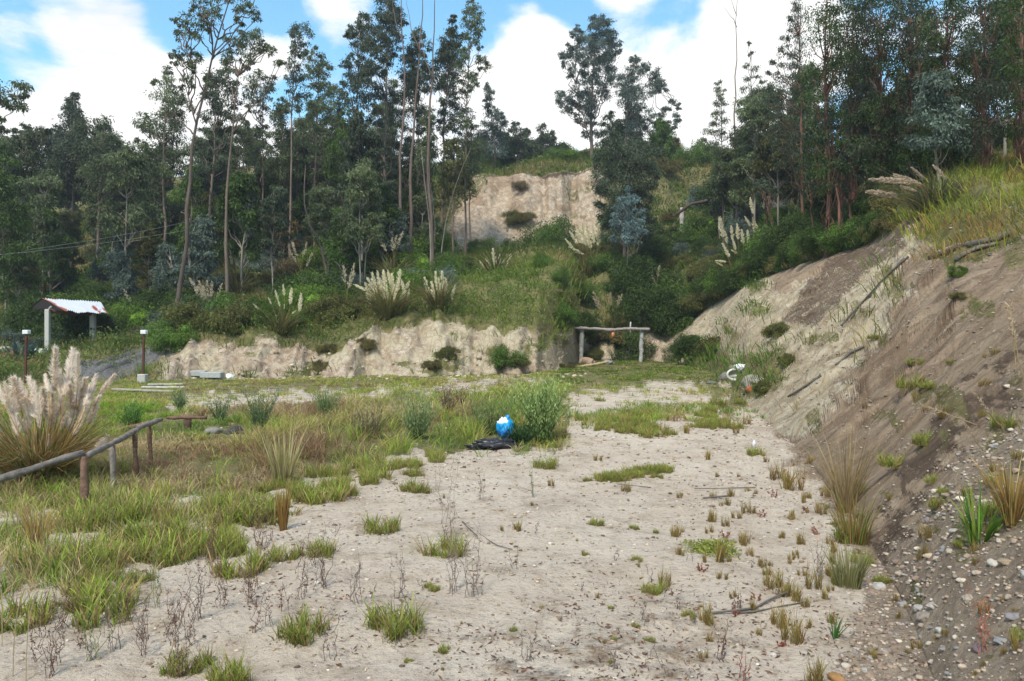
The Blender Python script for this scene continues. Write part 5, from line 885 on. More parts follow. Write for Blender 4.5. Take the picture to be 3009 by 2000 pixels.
def px_heads(lst, Y, dY=.3):
    o = []
    for fx, fy, tx, ty in lst:
        yy = Y+rng.uniform(-dY, dY); o.append((W(fx, fy, yy), W(tx, ty, yy+rng.uniform(-.08, .08))))
    return o
HP = [(12, 930, -12, 868), (2, 1015, -20, 930), (48, 940, 30, 868), (40, 1000, 22, 905), (70, 930, 45, 872), (68, 985, 60, 900), (95, 945, 66, 868), (92, 985, 84, 910), (110, 960, 98, 892), (112, 900, 104, 862), (118, 985, 120, 905), (124, 905, 128, 800), (140, 930, 138, 850), (145, 985, 140, 900), (150, 905, 168, 803), (165, 940, 160, 880), (160, 985, 175, 905), (178, 900, 178, 812), (176, 960, 196, 870), (196, 930, 222, 875-12), (170, 1000, 205, 925), (205, 975, 228, 910), (232, 905, 264, 862), (196, 945, 218, 873), (62, 1000, 40, 952), (50, 1060, 32, 1018), (110, 1035, 112, 1000), (170, 1020, 152, 960), (222, 1030, 248, 1005), (24, 1090, -16, 1060), (132, 960, 150, 880), (30, 960, 10, 880), (80, 960, 76, 880), (-10, 980, -40, 900), (-30, 1020, -70, 940)]
pb_ = on(88, 8.9)
pampas('pampas_grass', 'large pampas grass clump with many pinkish cream plumes at the left behind the log fence', pb_, [(W(x, y, 8.9+rng.uniform(-.35, .35)), W(tx, ty, 8.9+rng.uniform(-.4, .4))) for x, y, tx, ty in HP], 1500, 1.05, [(.38, .25, .09), (.30, .17, .06), (.10, .16, .035), (.42, .33, .17)], 5, None, (.80, .71, .62), 300, .08, .010, 1.15, (.36, .22, .07), .55)
LC = [(.10, .14, .04), (.16, .16, .05), (.26, .18, .08)]
G2 = 'pampas grass clumps on the banks'
H1 = [(905, 670, 898, 622), (893, 668, 884, 624), (881, 675, 872, 628), (868, 690, 856, 650), (858, 668, 830, 655), (880, 690, 862, 640), (915, 655, 908, 622), (920, 680, 918, 630), (930, 672, 937, 620), (912, 690, 900, 650), (938, 690, 958, 628+20), (948, 680, 940, 645), (952, 692, 958, 665), (925, 695, 925, 655), (900, 690, 893, 646), (870, 705, 858, 675), (938, 700, 945, 688)]
H1 = [(x-15, y, tx-15, ty) for x, y, tx, ty in H1]
pampas('pampas_grass', 'biggest pampas grass clump on the clay bank, with a dense fan of cream plumes', on(893, 33.3), px_heads(H1, 33.2), 420, 2.0, LC, 6, G2, (.8, .74, .56), 90, .10, .03)
H2 = [(1008, 668, 1003, 625), (1022, 665, 1018, 624), (988, 680, 978, 638), (1000, 690, 994, 648), (1016, 688, 1010, 640), (1030, 676, 1026, 640), (995, 700, 980, 678), (985, 702, 972, 688), (1040, 690, 1048, 655), (1030, 705, 1038, 685), (1024, 690, 1024, 650), (1046, 682, 1042, 662)]
pampas('pampas_grass', 'pampas grass clump with upright plumes right of the biggest one on the clay bank', on(1012, 34.3), px_heads(H2, 34.2), 320, 1.9, LC, 7, G2, (.8, .74, .56), 90, .10, .03)
H3 = [(598, 715, 584, 700), (604, 728, 582, 716), (612, 738, 602, 728), (640, 690, 634, 668), (655, 680, 652, 655), (668, 700, 672, 664), (655, 712, 655, 700), (672, 722, 682, 715), (645, 705, 640, 690), (690, 715, 694, 675), (625, 700, 618, 685)]
pampas('pampas_grass', 'loose pampas grass with white tilted plumes above the left part of the bank', on(645, 31.9), px_heads(H3, 31.9), 200, 1.6, LC, 8, G2, (.8, .74, .56), 90, .11, .03)
H4 = [(1120, 625, 1105, 600), (1130, 618, 1118, 596), (1140, 612, 1135, 572), (1150, 620, 1152, 585), (1165, 612, 1178, 585), (1145, 640, 1138, 610), (1112, 632, 1100, 618), (1150, 645, 1150, 630), (1170, 630, 1160, 600)]
pampas('pampas_grass', 'pampas grass on the grassy slope under the upper cliff', on(1142, 45), px_heads(H4, 45), 220, 2.2, LC, 9, G2, (.8, .74, .56), 90, .10, .04)
H5 = [(1320, 570, 1302, 550), (1330, 560, 1312, 532), (1340, 560, 1326, 520), (1350, 565, 1340, 515), (1360, 570, 1352, 518), (1336, 580, 1310, 568), (1345, 585, 1325, 580), (1368, 560, 1366, 520), (1378, 565, 1380, 515)]
pampas('pampas_grass', 'pampas grass with buff plumes left of the dark conical tree', on(1350, 56), px_heads(H5, 56), 220, 2.5, LC, 10, G2, (.8, .74, .56), 90, .10, .05)
H6 = [(1665, 545, 1658, 500), (1675, 560, 1670, 532), (1688, 552, 1684, 520), (1700, 550, 1698, 515), (1712, 560, 1708, 528), (1724, 560, 1722, 530), (1695, 575, 1688, 552), (1680, 590, 1664, 560), (1702, 585, 1684, 575), (1740, 535, 1735, 500), (1728, 520, 1716, 498), (1750, 545, 1742, 515), (1672, 602, 1648, 600), (1665, 612, 1650, 604), (1735, 490, 1728, 455), (1760, 480, 1756, 455)]
pampas('pampas_grass', 'pampas grass clump with thick plumes below the slanting thin trunks at the right', on(1705, 45), px_heads(H6, 45), 240, 1.9, LC, 11, G2, (.8, .74, .56), 90, .12, .05)
H7 = [(2065, 450, 1998, 440), (2100, 420, 2030, 412), (2120, 425, 2060, 402), (2070, 415, 2005, 412), (2130, 412, 2100, 385), (2110, 440, 2075, 428), (2180, 412, 2150, 380), (2235, 425, 2215, 405), (2245, 430, 2228, 415)]
pampas('pampas_grass', 'pampas grass with feathery plumes blown to the left at the top of the right slope', on(2150, 24), px_heads(H7, 23, .5), 520, 1.9, [(.08, .12, .05), (.12, .13, .06), (.2, .16, .08)], 12, G2, (.55, .45, .34), 130, .09, .025)
for i, (x, Y, sp, hh, n, lab) in enumerate(((480, 40, 60, 1.9, 9, 'pampas grass with small plumes beside the second tall trunk'), (1410, 49, 70, 1.5, 6, 'sparse pampas grass directly above the goal frame'), (905, 46, 40, 2.2, 4, 'pampas grass with few plumes under the central grove'), (800, 34, 20, 1.7, 3, 'thin pampas grass with single plumes left of the biggest clump'), (1512, 52, 12, 2.2, 3, 'two-plumed pampas grass on the shaded slope right of the goal frame'), (545, 46, 50, 2.6, 6, 'pampas grass deep in the trees right of the second tall trunk'), (1590, 84, 50, 2.0, 5, 'pale pampas grass on the hilltop against the sky'), (695, 44, 30, 3.0, 4, 'tall pampas grass behind the loose white-plumed clump'), (320, 45, 60, 1.7, 4, 'faint pampas grass in the grass right of the shelter'))):
    b0 = on(x, Y); hd = []
    for k in range(n):
        a = rng.uniform(0, 6.28); f = Vector(b0)+Vector((math.cos(a)*sp*.4*Y/F, math.sin(a)*.3, hh*rng.uniform(.7, 1))); hd.append((f, f+Vector((math.cos(a)*.28, 0, .45+.1*rng.random()))*(1+Y/90)))
    pampas('pampas_grass', lab, b0, hd, 140, hh*.8, LC, 30+i, G2, (.58, .50, .36), 40, .13, .05)
# golden grass clumps standing alone
def grass_clump(name, label, cat, px, py, h, r, n, cols, w=.006, lean=.25, bend=.3, group=None, Y=None, wb=.35):
    p = hit(px, py) if Y is None else on(px, Y); b = Buf(); a = rng.uniform(0, 6.28, n); rr = r*wb*rng.uniform(0, 1, n)**.5
    c = np.array(cols)[rng.integers(0, len(cols), n)]*rng.uniform(.7, 1.3, (n, 1))
    blades(b, np.stack([np.cos(a)*rr, np.sin(a)*rr, np.full(n, -.01)], -1), a+rng.normal(size=n)*.3, h*rng.uniform(.4, 1.08, n), w*rng.uniform(.6, 1.3, n), lean*rng.uniform(0, 1, n), bend*rng.uniform(0, 1, n), c*.75, c)
    o = b.obj(name, M_grass); o.location = p; return tagit(o, label, cat, group)
STR = [(.36, .24, .07), (.42, .32, .12), (.28, .15, .05)]; YGR = [(.22, .26, .05), (.30, .27, .08), (.14, .20, .03)]; GG = [(.12, .22, .03), (.19, .26, .05), (.25, .24, .08), (.20, .11, .05)]
grass_clump('golden_grass', 'tall golden grass with pale tips at the sand edge, centre left', 'grass clump', 650, 1120, .70, .18, 150, [(.45, .38, .18), (.30, .28, .09), (.50, .43, .24)], .009, .22, .25, wb=.5)
o = grass_clump('golden_grass', 'slender golden tuft with dark straw base standing on the sand below the tall golden grass', 'grass clump', 652, 1222, .38, .07, 130, [(.42, .25, .07), (.48, .33, .12), (.36, .18, .05)], .006, .12, .12)
for x, y, h, r, n, lab, c in ((1950, 1180, .85, .2, 170, 'tall straw-coloured dry grass at the foot of the right slope', [(.38, .27, .12), (.44, .34, .18), (.28, .2, .1)]), (1965, 1250, .45, .3, 160, 'yellow-green grass mound at the foot of the right slope', YGR+STR), (2330, 1210, .42, .1, 180, 'dense golden dry grass at the right edge on the stony slope', STR), (1955, 1350, .3, .2, 190, 'fine pale grass mound at the stony foot of the slope', [(.30, .28, .12), (.24, .24, .10)]), (85, 1270, .45, .12, 90, 'brownish grass tuft at the left near the fence', STR)):
    grass_clump('dry_grass', lab, 'grass clump', x, y, h, r, n, c, .006, .3, .35)
grass_clump('green_grass', 'broad-bladed bright green grass on the stony slope at the right', 'grass clump', 2255, 1252, .34, .15, 60, [(.09, .21, .02), (.14, .26, .03), (.2, .25, .04)], .012, .5, .6)
grass_clump('green_grass', 'small bright green blades on the stones at the bottom right', 'grass clump', 1922, 1472, .14, .03, 12, [(.07, .2, .03)], .008, .6, .2)
# plume-topped stems rising at the far right
for x, y, tx, ty in ((2290, 1130, 2230, 1040), (2265, 1040, 2215, 965), (2359, 880, 2320, 700), (2340, 860, 2330, 690), (2355, 1000, 2330, 940), (2220, 1190, 2200, 1080), (2130, 1280, 2118, 1180), (2250, 980, 2120, 930), (2318, 1000, 2245, 905)):
    p = hit(x, y); Yt = p.y-.05; tip = W(tx, ty, Yt); b = Buf(); f = Vector(p)*.5+tip*.5; tube(b, curve(p, f, 6, .05), [.004]*6, (.40, .30, .16), 4, False); plume(b, 1.2, np.array(f), np.array(tip-f), (tip-f).length, .018, (.55, .42, .28), 70, rng)
    o = b.obj('seed_stem', M_grass, None); tagit(o, 'straw seed stem '+near(tx, ty), 'grass stem', 'leaning straw seed stems on the right slope')
for x, y, tx, ty, d in ((30, 1560, 100, 1340, 1), (60, 1570, 120, 1350, 1), (5, 1490, -2, 1350, -1), (40, 1225, 30, 1180, -1), (70, 1180, 50, 1190-30, 1), (150, 1410, 245, 1382, 1), (575, 1135, 590, 1090, 1)):
    p = hit(x, y); tip = W(tx, ty, p.y); b = Buf(); m = Vector(p)*.45+tip*.55+Vector((-.03*d, 0, .05)); P = [np.array(p)*(1-t)**2+2*t*(1-t)*np.array(Vector((p.x, p.y, tip.z+.06)))+t*t*np.array(tip) for t in np.linspace(0, 1, 9)]; tube(b, P[:6], [.0028]*6, (.42, .32, .20), 4, False)
    plume(b, 1.3, P[5], P[8]-P[5], float(np.linalg.norm(P[8]-P[5])), .012, (.55, .45, .33), 60, rng); o = b.obj('seed_stem', M_grass, None); tagit(o, 'arching pale seed stem '+near(tx, ty), 'grass stem', 'arching seed stems at the lower left')
# ================================================================== meadow
def field(name, label, poly, Yr, n, hfun, cfun, w=.006, seed=1, pxr=(-400, 2400), invpow=1.0, kind='stuff', tuft=9, dens=None, lean=.35, bend=.5, tr=.06):
    q2 = np.random.default_rng(seed); m = n*4
    px = q2.uniform(*pxr, m); Y = (q2.uniform(Yr[0]**invpow, Yr[1]**invpow, m))**(1/invpow)
    z, s, t = terr(px, Y); py = HZ-(z-CAMH)/Y*F; X = (px-CX)/F*Y
    keep = poly(px, py, X, Y, s, t, q2); px, Y, z, X, py, s, t = [v[keep][:n] for v in (px, Y, z, X, py, s, t)]
    n = len(px); h = hfun(px, py, X, Y, q2, n); c = cfun(px, py, X, Y, q2, n)
    k = tuft; idx = np.repeat(np.arange(n), k); a = q2.uniform(0, 6.28, n*k); rr = (tr*(.5+h*1.5))[idx]*q2.uniform(0, 1, n*k)**.5
    base = np.stack([X[idx]+np.cos(a)*rr, Y[idx]+np.sin(a)*rr, z[idx]-.015], -1)
    cc = c[idx]*q2.uniform(.7, 1.35, (n*k, 1))
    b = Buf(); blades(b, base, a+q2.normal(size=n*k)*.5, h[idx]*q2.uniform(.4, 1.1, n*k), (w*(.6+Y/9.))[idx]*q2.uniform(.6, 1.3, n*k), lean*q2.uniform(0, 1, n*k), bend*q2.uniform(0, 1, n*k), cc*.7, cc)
    o = b.obj(name, M_grass); return tagit(o, label, 'grass', None, kind)
LG = np.array((.30, .38, .06)); YG = np.array((.48, .42, .12)); TN = np.array((.54, .41, .22)); RD = np.array((.34, .21, .12)); DG = np.array((.14, .20, .04))
def mead_col(px, py, X, Y, q2, n):
    f = fbm(X*.9, Y*.45, 4, 100)+q2.normal(size=n)*.12; g = fbm(X*.6+9, Y*.3, 3, 101)+q2.normal(size=n)*.12; r = q2.random(n)
    c = np.where((f > .12)[:, None], TN, np.where((f > -.08)[:, None], YG, LG)); c = np.where((g > .22)[:, None], RD, c); c = np.where((g < -.22)[:, None], DG*1.5, c); c = np.where(((py > 1080) & (r < .36))[:, None], TN*.85, c)
    br = inpoly(px, py, BRIGHT); c = np.where((br & (r < .7))[:, None], LG*np.array((.8, 1.0, .5)), c)
    far = py < 935; c = np.where((far & (r < .6))[:, None], YG*np.array((.85, 1, .75)), c); c = np.where(((py < 885) & (px > 1280) & (r < .8))[:, None], np.array((.16, .23, .035)), c); return c
def mead_h(px, py, X, Y, q2, n):
    tall = softpoly(px, py, [(560, 1060), (560, 960), (900, 900), (1300, 870), (1310, 1000), (1080, 1030), (900, 1050), (700, 1080)], 40, 30)
    h = .12+.13*np.clip(fbm(X*.8, Y*.5, 3, 102)+.3, 0, 1)+.30*tall*q2.uniform(.1, 1, n)**1.3; return h*np.where(py < 930, .6, 1)
def mead_in(px, py, X, Y, s, t, q2):
    m = softpoly(px, py, MEADOW, 45, 1)
    for i, p in enumerate(PALEBITS): m = m*(1-.65*softpoly(px, py, p, 30, 2+i, 30))
    thin = sst(-.25, .25, fbm(X*1.4, Y*.8, 4, 103)); near_ = sst(1000, 1250, py); thin = thin*(1-near_)+near_*.75*sst(.02, .28, fbm(X*1.8, Y*1.3, 4, 105))*1.0; far = (px > 1310) & (py > 880)
    return (s == 0) & (q2.random(len(px)) < m*(.08+.92*thin)*np.where(far, .7, 1)) & ~trk(px, py)
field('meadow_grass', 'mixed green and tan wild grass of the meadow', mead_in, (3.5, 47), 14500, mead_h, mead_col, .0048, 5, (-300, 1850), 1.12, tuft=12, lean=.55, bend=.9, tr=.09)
def near_in(px, py, X, Y, s, t, q2): return (s == 0) & (q2.random(len(px)) < softpoly(px, py, [(-400, 1700), (-100, 1500), (60, 1400), (160, 1360), (350, 1290), (440, 1230), (600, 1190), (620, 1120), (500, 1060), (200, 1130), (-400, 1100)], 40, 33)*sst(0, .3, fbm(X*2, Y*2, 3, 104))) 
field('tall_meadow_grass', 'longer bright green grass patches at the lower left', near_in, (3.2, 9), 1500, lambda px, py, X, Y, q2, n: .10+.16*q2.random(n), mead_col, .005, 6, (-300, 700), 1.3)
# hillside cover: grass and leafy ground plants
def hill_in(px, py, X, Y, s, t, q2):
    g = zones(px, py, X, Y, s, t)[0]; return (s > 0) & (s < 7) & (q2.random(len(px)) < g*np.where(s == 1, 1, .9)) & ~trk(px, py)
def hill_col(px, py, X, Y, q2, n):
    f = fbm(X*.35, Y*.35, 4, 110)+q2.normal(size=n)*.1; woods = (px < 1020) | (px > 1700)
    br = np.array((.17, .26, .03)); c = np.where((f > .16)[:, None], np.array((.33, .27, .10)), np.where((f > -.12)[:, None], np.array((.16, .21, .035)), np.array((.10, .145, .028))))
    c = np.where(((px > 1020) & (px < 1360) & (py > 600))[:, None], c*.3+br*.8, c)
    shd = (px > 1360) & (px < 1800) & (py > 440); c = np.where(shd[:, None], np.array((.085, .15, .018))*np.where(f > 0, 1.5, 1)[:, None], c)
    tr_ = (px > 2080) & (py < 640); c = np.where((tr_ & (q2.random(n) < .75))[:, None], np.array((.30, .33, .04)), c); c = np.where((tr_ & (f > .1))[:, None], np.array((.36, .23, .07)), c); return c
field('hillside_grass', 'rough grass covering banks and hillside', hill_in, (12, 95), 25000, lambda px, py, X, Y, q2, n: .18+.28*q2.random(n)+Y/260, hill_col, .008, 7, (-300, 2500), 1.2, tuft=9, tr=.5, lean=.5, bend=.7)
# leaf litter of low leafy plants on the slopes
q2 = np.random.default_rng(31); m = 30000; px = q2.uniform(-300, 2500, m); Y = q2.uniform(26**1.2, 92**1.2, m)**(1/1.2); z, s, t = terr(px, Y); py = HZ-(z-CAMH)/Y*F; X = (px-CX)/F*Y
g = zones(px, py, X, Y, s, t)[0]; cl_ = sst(-.1, .2, fbm(X*.25, Y*.25, 4, 120)); kk = (s > 0) & (q2.random(m) < g*cl_*.9) & ~((px > 2050) & (py < 700)); idx = np.nonzero(kk)[0][:9000]
b = Buf(); per = 20; ii = np.repeat(idx, per); n = len(ii); hh = (.15+.5*q2.random(len(idx)))[np.repeat(np.arange(len(idx)), per)]
P = np.stack([X[ii]+q2.normal(size=n)*.35, Y[ii]+q2.normal(size=n)*.35, z[ii]+hh*q2.random(n)*1.3], -1); cl0 = np.array([(.08, .13, .02), (.13, .19, .03), (.06, .10, .022), (.15, .13, .045), (.11, .16, .04)])[q2.integers(0, 5, len(idx))][np.repeat(np.arange(len(idx)), per)]
szl = q2.uniform(.10, .26, n)*Y[ii]/62; leaves(b, P, rand_dirs(n)+np.array([0, 0, .2]), szl, szl*.42, cl0*q2.uniform(.7, 1.4, (n, 1))); o = b.obj('ground_plants', M_leaf); tagit(o, 'low leafy ground plants among the hillside grass', 'undergrowth', None, 'stuff')
# ================================================================== tufts on the sand
def proto_tuft(seed, n, h, r, cols, w, lean, bend, wb=.45, shoots=0):
    q3 = np.random.default_rng(seed); b = Buf(); a = q3.uniform(0, 6.28, n); rr = r*wb*q3.uniform(0, 1, n)**.5
    P = np.stack([np.cos(a)*rr, np.sin(a)*rr, np.full(n, -.01)], -1); H = h*q3.uniform(.35, 1.1, n)
    if shoots:
        sa = q3.uniform(0, 6.28, shoots); sr = r*q3.uniform(.1, 1, shoots)**.5; k = q3.integers(0, shoots, n); sh_ = q3.uniform(.5, 1, shoots)*(1-.35*sr/r)
        P = np.stack([np.cos(sa[k])*sr[k], np.sin(sa[k])*sr[k], np.full(n, -.01)], -1)+q3.normal(size=(n, 3))*(r*.14, r*.14, 0); H = h*sh_[k]*q3.uniform(.35, 1.1, n)
    c = np.array(cols)[q3.integers(0, len(cols), n)]*q3.uniform(.65, 1.35, (n, 1)); base_c = c*.35+np.array((.13, .07, .035))*.65 if shoots else c*.7
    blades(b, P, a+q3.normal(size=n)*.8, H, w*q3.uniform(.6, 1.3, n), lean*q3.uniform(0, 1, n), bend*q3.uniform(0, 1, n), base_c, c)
    return b.obj('grass_tuft', M_grass)
TG = [proto_tuft(s, 420, .17, .095, [(.28, .38, .05), (.38, .42, .09), (.21, .31, .04), (.38, .26, .12)], .0042, .45, .5, .8, shoots=9+s*3) for s in (1, 2, 3)]
TS = [proto_tuft(s, 110, .20, .05, [(.34, .27, .07), (.42, .32, .12), (.24, .25, .06), (.27, .15, .05)], .0032, .3, .25, .9, shoots=4) for s in (4, 5, 6)]
fg = [True]*3; fs = [True]*3
def tuft(px, py, hv, kind, label, group, auto=False):
    """hv: height in image units"""
    if auto: label = f"{SIZ(hv, 20, 34)} {'green' if kind == 'g' else 'straw-coloured'} grass tuft {near(px, py)}"
    p = hit(px, py); i = int(rng.integers(0, 3)); pr, fl = (TG, fg) if kind == 'g' else (TS, fs)
    hm = hv*p.y/F; s = hm/(.115 if kind == 'g' else .135); o = pr[i] if fl[i] else pr[i].copy()
    if not fl[i]: COL.objects.link(o)
    fl[i] = False; o.location = p; o.scale = (s*rng.uniform(.9, 1.15), s, s); o.rotation_euler = (0, 0, rng.uniform(0, 6.28)); tagit(o, label, 'grass tuft', group)
GT = 'green tufts on the sand'; ST = 'straw tufts on the sand'
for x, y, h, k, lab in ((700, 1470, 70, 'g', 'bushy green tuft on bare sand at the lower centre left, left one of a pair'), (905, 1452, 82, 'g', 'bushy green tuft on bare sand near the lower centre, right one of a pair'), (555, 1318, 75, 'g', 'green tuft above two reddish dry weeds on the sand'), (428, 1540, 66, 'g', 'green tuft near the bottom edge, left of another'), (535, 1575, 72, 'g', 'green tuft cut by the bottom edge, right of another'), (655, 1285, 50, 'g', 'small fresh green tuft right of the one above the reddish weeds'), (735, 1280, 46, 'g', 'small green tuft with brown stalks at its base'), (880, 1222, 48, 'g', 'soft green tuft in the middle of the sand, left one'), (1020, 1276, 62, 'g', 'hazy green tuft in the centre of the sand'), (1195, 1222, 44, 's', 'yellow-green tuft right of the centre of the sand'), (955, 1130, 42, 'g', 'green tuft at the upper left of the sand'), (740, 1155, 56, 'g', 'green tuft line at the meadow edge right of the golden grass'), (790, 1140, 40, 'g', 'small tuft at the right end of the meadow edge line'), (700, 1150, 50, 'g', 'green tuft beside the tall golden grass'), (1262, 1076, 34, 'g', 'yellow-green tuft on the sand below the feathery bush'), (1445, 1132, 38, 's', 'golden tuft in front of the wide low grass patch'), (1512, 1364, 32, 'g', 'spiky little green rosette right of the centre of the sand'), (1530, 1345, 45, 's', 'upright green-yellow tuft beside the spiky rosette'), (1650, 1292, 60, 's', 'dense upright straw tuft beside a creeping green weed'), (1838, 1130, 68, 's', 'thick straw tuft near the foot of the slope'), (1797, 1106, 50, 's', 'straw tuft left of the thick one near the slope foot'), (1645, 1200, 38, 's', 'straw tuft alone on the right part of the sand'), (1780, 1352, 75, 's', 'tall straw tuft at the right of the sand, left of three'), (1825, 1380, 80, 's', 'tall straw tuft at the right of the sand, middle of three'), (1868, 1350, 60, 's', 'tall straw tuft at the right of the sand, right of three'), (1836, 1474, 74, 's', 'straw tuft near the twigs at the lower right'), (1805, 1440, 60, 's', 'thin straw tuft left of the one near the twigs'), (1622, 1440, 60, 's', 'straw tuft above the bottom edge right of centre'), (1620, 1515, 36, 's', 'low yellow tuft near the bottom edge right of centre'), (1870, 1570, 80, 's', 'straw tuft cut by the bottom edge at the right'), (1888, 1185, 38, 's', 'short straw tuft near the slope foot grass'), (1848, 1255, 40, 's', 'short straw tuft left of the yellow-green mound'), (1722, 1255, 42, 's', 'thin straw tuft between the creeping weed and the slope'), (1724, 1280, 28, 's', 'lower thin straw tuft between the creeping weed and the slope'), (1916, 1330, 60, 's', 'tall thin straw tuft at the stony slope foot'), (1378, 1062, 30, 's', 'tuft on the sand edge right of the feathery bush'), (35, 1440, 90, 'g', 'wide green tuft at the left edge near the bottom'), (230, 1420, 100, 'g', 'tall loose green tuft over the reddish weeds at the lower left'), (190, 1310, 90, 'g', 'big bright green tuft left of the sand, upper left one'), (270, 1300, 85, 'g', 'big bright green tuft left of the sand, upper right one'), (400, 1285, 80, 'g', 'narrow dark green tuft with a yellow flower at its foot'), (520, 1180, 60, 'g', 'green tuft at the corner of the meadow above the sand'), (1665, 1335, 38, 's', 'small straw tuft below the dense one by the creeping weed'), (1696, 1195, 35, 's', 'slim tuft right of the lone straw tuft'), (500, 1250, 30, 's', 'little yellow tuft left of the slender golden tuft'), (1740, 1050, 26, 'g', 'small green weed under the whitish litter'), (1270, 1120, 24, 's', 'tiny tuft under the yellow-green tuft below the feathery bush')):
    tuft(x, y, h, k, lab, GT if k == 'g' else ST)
for k in range(22): x = 1385+k*7.2+rng.uniform(-6, 6); tuft(x, 1100+rng.uniform(-14, 10)-(k-8)*.9, rng.uniform(16, 30), 'g', 'piece of the wide low yellow-green grass patch on the upper sand', 'pieces of the wide low grass patch', True)
for k in range(26): tuft(rng.uniform(1380, 1500), rng.uniform(955, 1000), rng.uniform(18, 30), 'g', 'small tuft of the green patch on the far sand right of the feathery bush', 'tufts of the far green patch', True)
for k in range(16): tuft(rng.uniform(1600, 1670), rng.uniform(955, 985), rng.uniform(14, 24), 'g', 'small tuft of the far green patch near the slope foot', 'tufts of the far green patch near the slope', True)
for k in range(26):
    x = rng.uniform(1290, 1720); y = rng.uniform(925, 1010); tuft(x, y, rng.uniform(14, 34), rng.choice(['g', 's', 's']), 'small tuft scattered on the far sand', 'small tufts on the far sand', True)
for k in range(55):
    x = rng.uniform(1560, 1930); y = rng.uniform(1030, 1330) if k % 2 else rng.uniform(1050, 1560); tuft(x, y, rng.uniform(12, 34)*(.6+y/2600), 's', 'thin straw tuft scattered on the right part of the sand', 'thin tufts on the right of the sand', True)
for k in range(34):
    x = rng.uniform(880, 1600); y = rng.uniform(1050, 1560); tuft(x, y, rng.uniform(9, 22), rng.choice(['g', 's']), 'tiny grass sprout on the open sand', 'tiny sprouts on the open sand', True)
for k in range(60):
    x = rng.uniform(1900, 2350); y = rng.uniform(760, 1560)
    if x < 1960 and y < 1100: continue
    tuft(x, y, rng.uniform(14, 44), rng.choice(['g', 's', 's']), 'small grass tuft among the stones of the right slope', 'small tufts on the right slope', True)
for k in range(60):
    x = rng.uniform(90, 660); y = rng.uniform(1180, 1420); 
    if x-100 > (1500-y)*1.9: continue
    tuft(x, y, rng.uniform(30, 75), rng.choice(['g', 'g', 's']), 'green-yellow tuft in the broken grass at the lower left', 'tufts of the broken grass at the lower left', True)
for k in range(26):
    x = rng.uniform(560, 1010); y = 1175-(x-560)*.22+rng.uniform(-45, 8); tuft(x, y, rng.uniform(22, 46), 'g', 'green tuft along the ragged meadow edge above the sand', 'tufts along the meadow edge', True)
# creeping green weed
p = hit(1625, 1262); b = Buf()
for k in range(44): c = np.array((rng.uniform(-.12, .18), rng.uniform(-.2, .12), .02)); m = 26; leaves(b, c+rng.normal(size=(m, 3))*(.04, .04, .012), rand_dirs(m)+np.array([0, 0, .5]), .025, .014, np.array((.26, .29, .06))*rng.uniform(.7, 1.3, (m, 1)))
o = b.obj('creeping_weed', M_grass); o.location = p; tagit(o, 'low creeping yellow-green weed on the sand beside the dense straw tuft', 'weed')
# ---- dry weeds
def dry_weed(px, py, hv, col, label, group, nst=5, lean=.25, twigs=7, name='dry_weed', leaf=None, rad=.0017):
    if group != 'dry weeds on the sand': label = label+', '+near(px, py)
    p = hit(px, py); h = hv*p.y/F; b = Buf()
    for k in range(nst):
        a = rng.uniform(0, 6.28); hh = h*rng.uniform(.5, 1); P = curve((rng.normal()*.02, rng.normal()*.02, -.02), (math.cos(a)*lean*hh*rng.uniform(.2, 1.3), math.sin(a)*lean*hh, hh), 8, .09); tube(b, P, np.linspace(rad*1.2, rad*.5, 8), col*rng.uniform(.7, 1.2), 4, False)
        for j in range(twigs):
            i = int(rng.integers(2, 8)); a2 = rng.uniform(0, 6.28); l = hh*rng.uniform(.06, .2); tube(b, [P[i], P[i]+np.array((math.cos(a2)*l*.6, math.sin(a2)*l*.6, l*.7))], [rad*.6, rad*.35], col, 3, False)
        m = 9 if leaf is None else 40; t = rng.uniform(.25, 1, m); ii = np.clip((t*7).astype(int), 0, 7); leaves(b, P[ii]+rng.normal(size=(m, 3))*h*.022, rand_dirs(m), .012+.01*rng.random(m), .006, (col if leaf is None else np.array(leaf))*rng.uniform(.8, 1.6, (m, 1)))
    o = b.obj(name, M_twig); o.location = p; return tagit(o, label, 'weed', group)
BRN = np.array((.12, .065, .05)); GRY = np.array((.17, .13, .11)); RED = np.array((.22, .06, .045))
